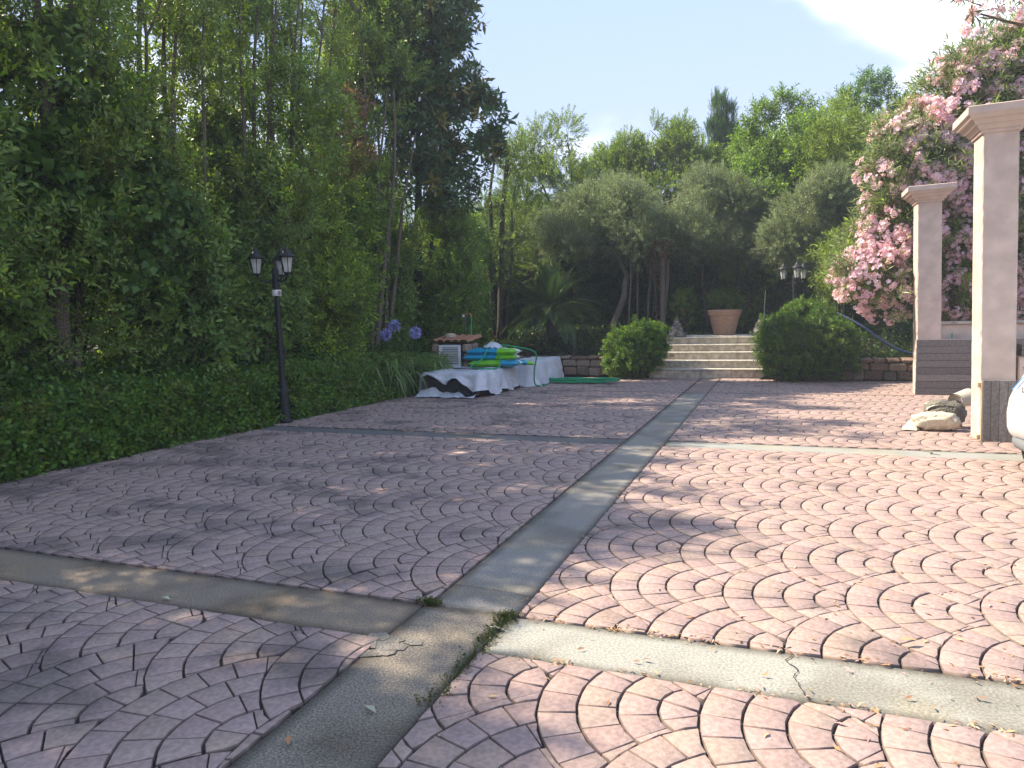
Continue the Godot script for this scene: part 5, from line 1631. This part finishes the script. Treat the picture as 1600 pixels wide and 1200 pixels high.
# ---------------------------------------------------------------- by the near pillar
func by_the_pillar() -> void:
	var wood: Material = mats.grey_planks
	var pale := mat("pale_wood", Color(0.5, 0.36, 0.23), 0.8, noises.grain, 2.0)
	var t := thing("board_panel", "panel of four grey boards leaning on the near pillar", "panel", Vector3(2.12, 0.0, -8.29))
	t.rotation.x = -0.05
	rng.seed = 850
	var m: MB
	for k in 4:
		m = MB.new()
		m.cbox(Vector3(-0.105 + 0.072 * k, 0.31, 0), Vector3(0.07, 0.62, 0.018), 0.003, Basis.IDENTITY, Color(0.25, 0.225, 0.2) * rng.randf_range(0.85, 1.15))
		part("board", m, wood, t)
	for y in [0.04, 0.57]:
		m = MB.new()
		m.cbox(Vector3(-0.03, y, -0.03), Vector3(0.3, 0.05, 0.03), 0.004)
		part("batten", m, pale, t)
	m = MB.new()
	m.cbox(Vector3(-0.145, 0.31, -0.012), Vector3(0.008, 0.61, 0.03), 0.002)
	part("edge_strip", m, pale, t)
	# cream sack
	var canvas := mat("canvas", Color(0.58, 0.52, 0.4), 0.9, noise_tex("sheet", 0.02, 0.8, 1.0, 4, 71), 3.0, noise_tex("crease", 0.025, 0.0, 1.0, 4, 72), 0.3)
	var grey := mat("grey_canvas", Color(0.2, 0.185, 0.15), 0.85, noises.sheet, 3.0, noises.crease, 1.0)
	var c := thing("canvas_sack", "crumpled cream canvas sack lying on the paving before the grey bag", "sack", Vector3(1.7, 0, -8.98))
	m = lump(Vector3(0.23, 0.2, 0.13), 864, 0.5, true)
	part("body", m, canvas, c)
	m = MB.new()
	var p := PackedVector3Array()
	nz.seed = 861
	for b in 5:
		for a in 8:
			var u := a / 7.0
			var v := b / 4.0
			p.append(Vector3(-0.2 - u * 0.14, 0.14 * (1.0 - u) * v + 0.01 + 0.02 * absf(nz.get_noise_2d(u * 6, v * 6)), 0.12 - 0.2 * v * (0.4 + 0.6 * (1.0 - u))))
	m.grid(p, 8, 5)
	part("neck", m, canvas, c)
	var g := thing("grey_bag", "open grey canvas bag slumped beside the near pillar", "bag", Vector3(1.83, 0, -9.25))
	m = lump(Vector3(0.21, 0.31, 0.13), 871, 0.4, true)
	part("body", m, grey, g)
	m = MB.new()
	p = PackedVector3Array()
	for b in 4:
		for a in 10:
			var an := PI * (0.1 + 0.9 * a / 9.0)
			p.append(Vector3(cos(an) * 0.17 - 0.02, 0.2 + 0.07 * sin(an) + 0.012 * b, 0.11 - b * 0.07))
	m.grid(p, 10, 4)
	part("flap", m, mat("faded_flap", Color(0.36, 0.33, 0.27), 0.8), g)
	var f := thing("rolled_mat", "cream foam mat rolled up on top of the grey bag", "mat", Vector3(2.02, 0.2, -9.33))
	f.rotation = Vector3(0.1, -0.75, 0.1)
	m = MB.new()
	p = PackedVector3Array()
	for b in 6:
		for a in 22:
			var s := a / 21.0
			var an := -0.5 + s * 5.0
			var r := 0.095 - 0.035 * s
			var up := 1.0 + 0.25 * (b / 5.0)
			p.append(Vector3(cos(an) * r * up, 0.1 + sin(an) * r * up * 1.05, 0.1 - b * 0.05))
	m.grid(p, 22, 6)
	var p2 := PackedVector3Array()
	for q in p:
		var cen := Vector3(0, 0.1, q.z)
		p2.append(q + (q - cen).normalized() * 0.012)
	m.grid(p2, 22, 6, false, true)
	part("mat", m, canvas, f)
	# green plant stake behind the plank wall
	m = MB.new()
	m.cbox(Vector3(2.64, 0.945, -12.95), Vector3(0.018, 0.08, 0.018), 0.004)
	tag(part("green_clip", m, mat("green_plastic", Color(0.02, 0.25, 0.16), 0.4), self), "small green peg on the ledge of the plank clad wall", "peg")

func lump(r: Vector3, sd: int, rough: float, flat: bool) -> MB:
	nz.seed = sd
	nz.frequency = 1.0
	nz.fractal_octaves = 3
	var m := MB.new()
	var p := PackedVector3Array()
	for b in 17:
		var th := PI * b / 16.0
		for a in 28:
			var ph := TAU * a / 28
			var d := Vector3(sin(th) * cos(ph), -cos(th), -sin(th) * sin(ph))
			var k := 1.0 + rough * nz.get_noise_3dv(d * 2.2) + rough * 0.1 * nz.get_noise_3dv(d * 6.0) - rough * 0.28 * absf(nz.get_noise_3dv(d * 3.3 + Vector3(9, 3, 1)))
			var q := d * k
			q = Vector3(signf(q.x) * pow(absf(q.x), 0.75), signf(q.y) * pow(absf(q.y), 0.8), signf(q.z) * pow(absf(q.z), 0.8)) * r
			if flat:
				q.y = q.y * 0.5 + r.y * 0.5
				q.y = maxf(q.y, 0.004)
			p.append(q)
	m.grid(p, 28, 17, true, false)
	return m

# ---------------------------------------------------------------- white vehicle at the edge of the picture
func vehicle() -> void:
	var t := thing("small_vehicle", "glossy white moulded vehicle with a grey lower lip at the picture's edge", "vehicle", Vector3(2.62, 0, -6.3))
	var paint := mat("white_paint", Color(0.8, 0.8, 0.8), 0.2)
	paint.clearcoat_enabled = true
	paint.clearcoat = 0.6
	# plan width and height of the body along its length, nose first
	var prof := [[-1.34, 0.2, 0.46, 0.2], [-1.31, 0.14, 0.56, 0.46], [-1.22, 0.12, 0.63, 0.6], [-1.1, 0.12, 0.7, 0.67], [-1.0, 0.12, 0.8, 0.69], [-0.88, 0.12, 0.98, 0.7], [-0.7, 0.12, 1.12, 0.7], [-0.4, 0.12, 1.2, 0.7], [0.4, 0.12, 1.22, 0.7], [1.0, 0.12, 1.1, 0.68], [1.25, 0.14, 0.9, 0.6], [1.32, 0.2, 0.6, 0.3]]
	var p := PackedVector3Array()
	var n := 32
	for q in prof:
		for a in n:
			var an := TAU * a / n
			var cx := cos(an)
			var sy := sin(an)
			var x := signf(cx) * pow(absf(cx), 0.45)
			var y := signf(sy) * pow(absf(sy), 0.5)
			var mid: float = (q[1] + q[2]) / 2
			var wide: float = q[3]
			# the flank pulls in above the bulging lower half
			var yy: float = mid + y * (q[2] - q[1]) / 2
			wide *= 1.0 - 0.16 * smoothstep(0.45, 0.95, yy)
			p.append(Vector3(x * wide, yy, q[0]))
	var m := MB.new()
	m.grid(p, n, prof.size(), true, true)
	for e in [0, prof.size() - 1]:
		var ring := []
		for a in n:
			ring.append(p[e * n + a])
		m.poly(ring, Vector3(0, 0, -1 if e == 0 else 1))
	part("body", m, paint, t)
	var lip := MB.new()
	var pts := []
	for q in [[-0.69, 0.9], [-0.7, -0.6], [-0.69, -1.0], [-0.62, -1.22], [-0.45, -1.33], [0.0, -1.37], [0.45, -1.33], [0.62, -1.22], [0.69, -1.0], [0.7, -0.6], [0.69, 0.9]]:
		pts.append(Vector3(q[0] * 0.87, 0.165, q[1] * 0.955))
	lip.tube(smooth(pts, 4), [0.05], 10)
	part("lower_lip", lip, mat("grey_rubber", Color(0.16, 0.17, 0.18), 0.6), t)
	for k in 4:
		m = MB.new()
		var c := Vector3(0.52 * (1 if k % 2 else -1), 0.17, -0.85 if k < 2 else 0.85)
		var rim := PackedVector3Array()
		for q in [Vector2(0.1, -0.06), Vector2(0.16, -0.06), Vector2(0.17, -0.03), Vector2(0.17, 0.03), Vector2(0.16, 0.06), Vector2(0.1, 0.06)]:
			for a in 24:
				rim.append(c + Vector3(q.y, cos(TAU * a / 24) * q.x, sin(TAU * a / 24) * q.x))
		m.grid(rim, 24, 6, true, false)
		part("wheel", m, mat("tyre", Color(0.02, 0.02, 0.02), 0.9), t)
	# slanting blue flash and small dark marks on the flank
	var mark := MB.new()
	var flank := func(z: float, y: float) -> Vector3:
		return Vector3(-0.7 * (1.0 - 0.16 * smoothstep(0.45, 0.95, y)) - 0.016, y, z)
	mark.poly([flank.call(-0.93, 0.63), flank.call(-0.89, 0.63), flank.call(-0.66, 0.83), flank.call(-0.7, 0.83)], Vector3.LEFT)
	part("blue_stripe", mark, mat("blue_print", Color(0.1, 0.25, 0.62), 0.4), t)
	mark = MB.new()
	mark.poly([flank.call(-0.92, 0.83), flank.call(-0.7, 0.8), flank.call(-0.5, 0.8), flank.call(-0.7, 0.79)], Vector3.LEFT)
	part("dark_swoosh", mark, mat("dark_print", Color(0.1, 0.11, 0.13), 0.5), t)
	for k in 2:
		var tm := TextMesh.new()
		tm.text = ["K", "B"][k]
		tm.font_size = 8
		tm.depth = 0.004
		tm.pixel_size = 0.008
		var o := part("letter", tm, mats.dark_print, t)
		o.position = flank.call(-0.66 + 0.02 * k, [0.65, 0.87][k])
		o.rotation.y = -PI / 2

# ---------------------------------------------------------------- dry leaves and moss
func litter() -> void:
	rng.seed = 900
	var lm := MB.new()
	lm.leaf(Vector3(-0.02, 0.004, 0), Vector3(1, 0.1, 0), Vector3.UP, 0.042, 0.014, Color(1, 1, 1), 0.2, 0.4)
	var xf := []
	var cols := []
	for k in 900:
		var p := Vector3(rng.randf_range(-1.0, 3.6), 0.002, rng.randf_range(-7.2, -1.2))
		if k % 3 == 0:
			p = Vector3(rng.randf_range(0.1, 2.0), 0.002, rng.randf_range(-4.2, -1.4))
		if k % 9 == 0:
			p = Vector3(rng.randf_range(-6, 2.2), 0.002, rng.randf_range(-14.5, -1.2))
		xf.append(Transform3D(facing(Vector3(rng.randf_range(-0.4, 0.4), 1, rng.randf_range(-0.4, 0.4)), rng.randf() * TAU, Vector3.ONE * rng.randf_range(0.35, 1.0)), p))
		cols.append([Color(0.34, 0.2, 0.1), Color(0.45, 0.3, 0.17), Color(0.25, 0.13, 0.07), Color(0.5, 0.26, 0.24)][rng.randi() % 4])
	for k in 1500:
		var edge := k % 3
		var p := Vector3(rng.randf_range(-1.0, 2.2), 0.0, -2.865 + absf(rng.randfn(0, 0.02)) * (1.0 if k % 2 else -1.0))
		if edge == 1:
			p = Vector3(rng.randf_range(-1.0, 2.2), 0.0, -2.5 + rng.randfn(0, 0.016))
		elif edge == 2:
			p = Vector3(-6.3 + absf(rng.randfn(0, 0.13)), 0.003, rng.randf_range(-11.5, -3.0)) if k % 4 else Vector3([-1.08, -1.49][k % 2] + rng.randfn(0, 0.012), 0.0, rng.randf_range(-7.5, -2.9))
		if nz.get_noise_2d(p.x * 3.0, p.z * 3.0) < -0.05:
			continue
		xf.append(Transform3D(facing(Vector3(rng.randf_range(-0.6, 0.6), 1, rng.randf_range(-0.6, 0.6)), rng.randf() * TAU, Vector3.ONE * rng.randf_range(0.25, 0.75)), p))
		cols.append([Color(0.34, 0.2, 0.1), Color(0.45, 0.3, 0.17), Color(0.25, 0.13, 0.07), Color(0.4, 0.27, 0.2)][rng.randi() % 4])
	tag(scatter("dry_leaves", self, lm.mesh(), mat("dry_leaf", Color(1, 1, 1), 0.9), xf, cols), "scattered small dry leaves and petals on the paving", "leaf litter")
	# moss and weeds in the open joint at the crossing
	xf = []
	cols = []
	for k in 420:
		var s := rng.randf()
		var p := Vector3(-1.1 + rng.randfn(0.0, 0.022), -0.006, lerpf(-2.86, -2.05, s * s)) if k % 4 else Vector3(-1.5 + rng.randfn(0, 0.03), -0.006, -2.88 + rng.randfn(0, 0.012))
		xf.append(Transform3D(facing(Vector3.UP + unit() * 0.7, rng.randf() * TAU, Vector3.ONE * rng.randf_range(0.12, 0.32)), p))
		cols.append(Color(0.7, 0.6, 0.4).lerp(Color(0.6, 0.38, 0.28), rng.randf()))
	tag(scatter("joint_moss", self, G.ivy, mats.leaf, xf, cols), "moss and small weeds in the open joint at the strip crossing", "moss")
	var twigs := [[Vector3(0.51, 0.02, -3.05), 0.4, "curled brown leaf lying on the sunlit paving", 0.085, Color(0.4, 0.26, 0.13)], [Vector3(-1.27, 0.0, -1.98), 2.6, "pale dry willow shaped leaf on the rough concrete", 0.08, Color(0.42, 0.4, 0.27)], [Vector3(-1.1, 0.0, -2.7), 0.2, "pale narrow leaf by the mossy joint", 0.08, Color(0.45, 0.42, 0.28)], [Vector3(-2.75, 0.0, -2.53), 2.9, "pale yellowish leaf at the edge of the mossy strip", 0.08, Color(0.4, 0.42, 0.28)], [Vector3(-1.42, 0.0, -1.74), 2.2, "orange brown leaf at the edge of the rough concrete", 0.07, Color(0.42, 0.2, 0.1)]]
	for q in twigs:
		var m := MB.new()
		m.leaf(Vector3(-q[3] / 2, 0.008, 0), Vector3(1, 0.15, 0), Vector3.UP, q[3], q[3] * 0.3, q[4], 0.25, 0.5)
		var o := part("fallen_leaf", m, mats.dry_leaf, self)
		o.position = q[0]
		o.rotation.y = q[1]
		tag(o, q[2], "leaf", "single fallen leaves")
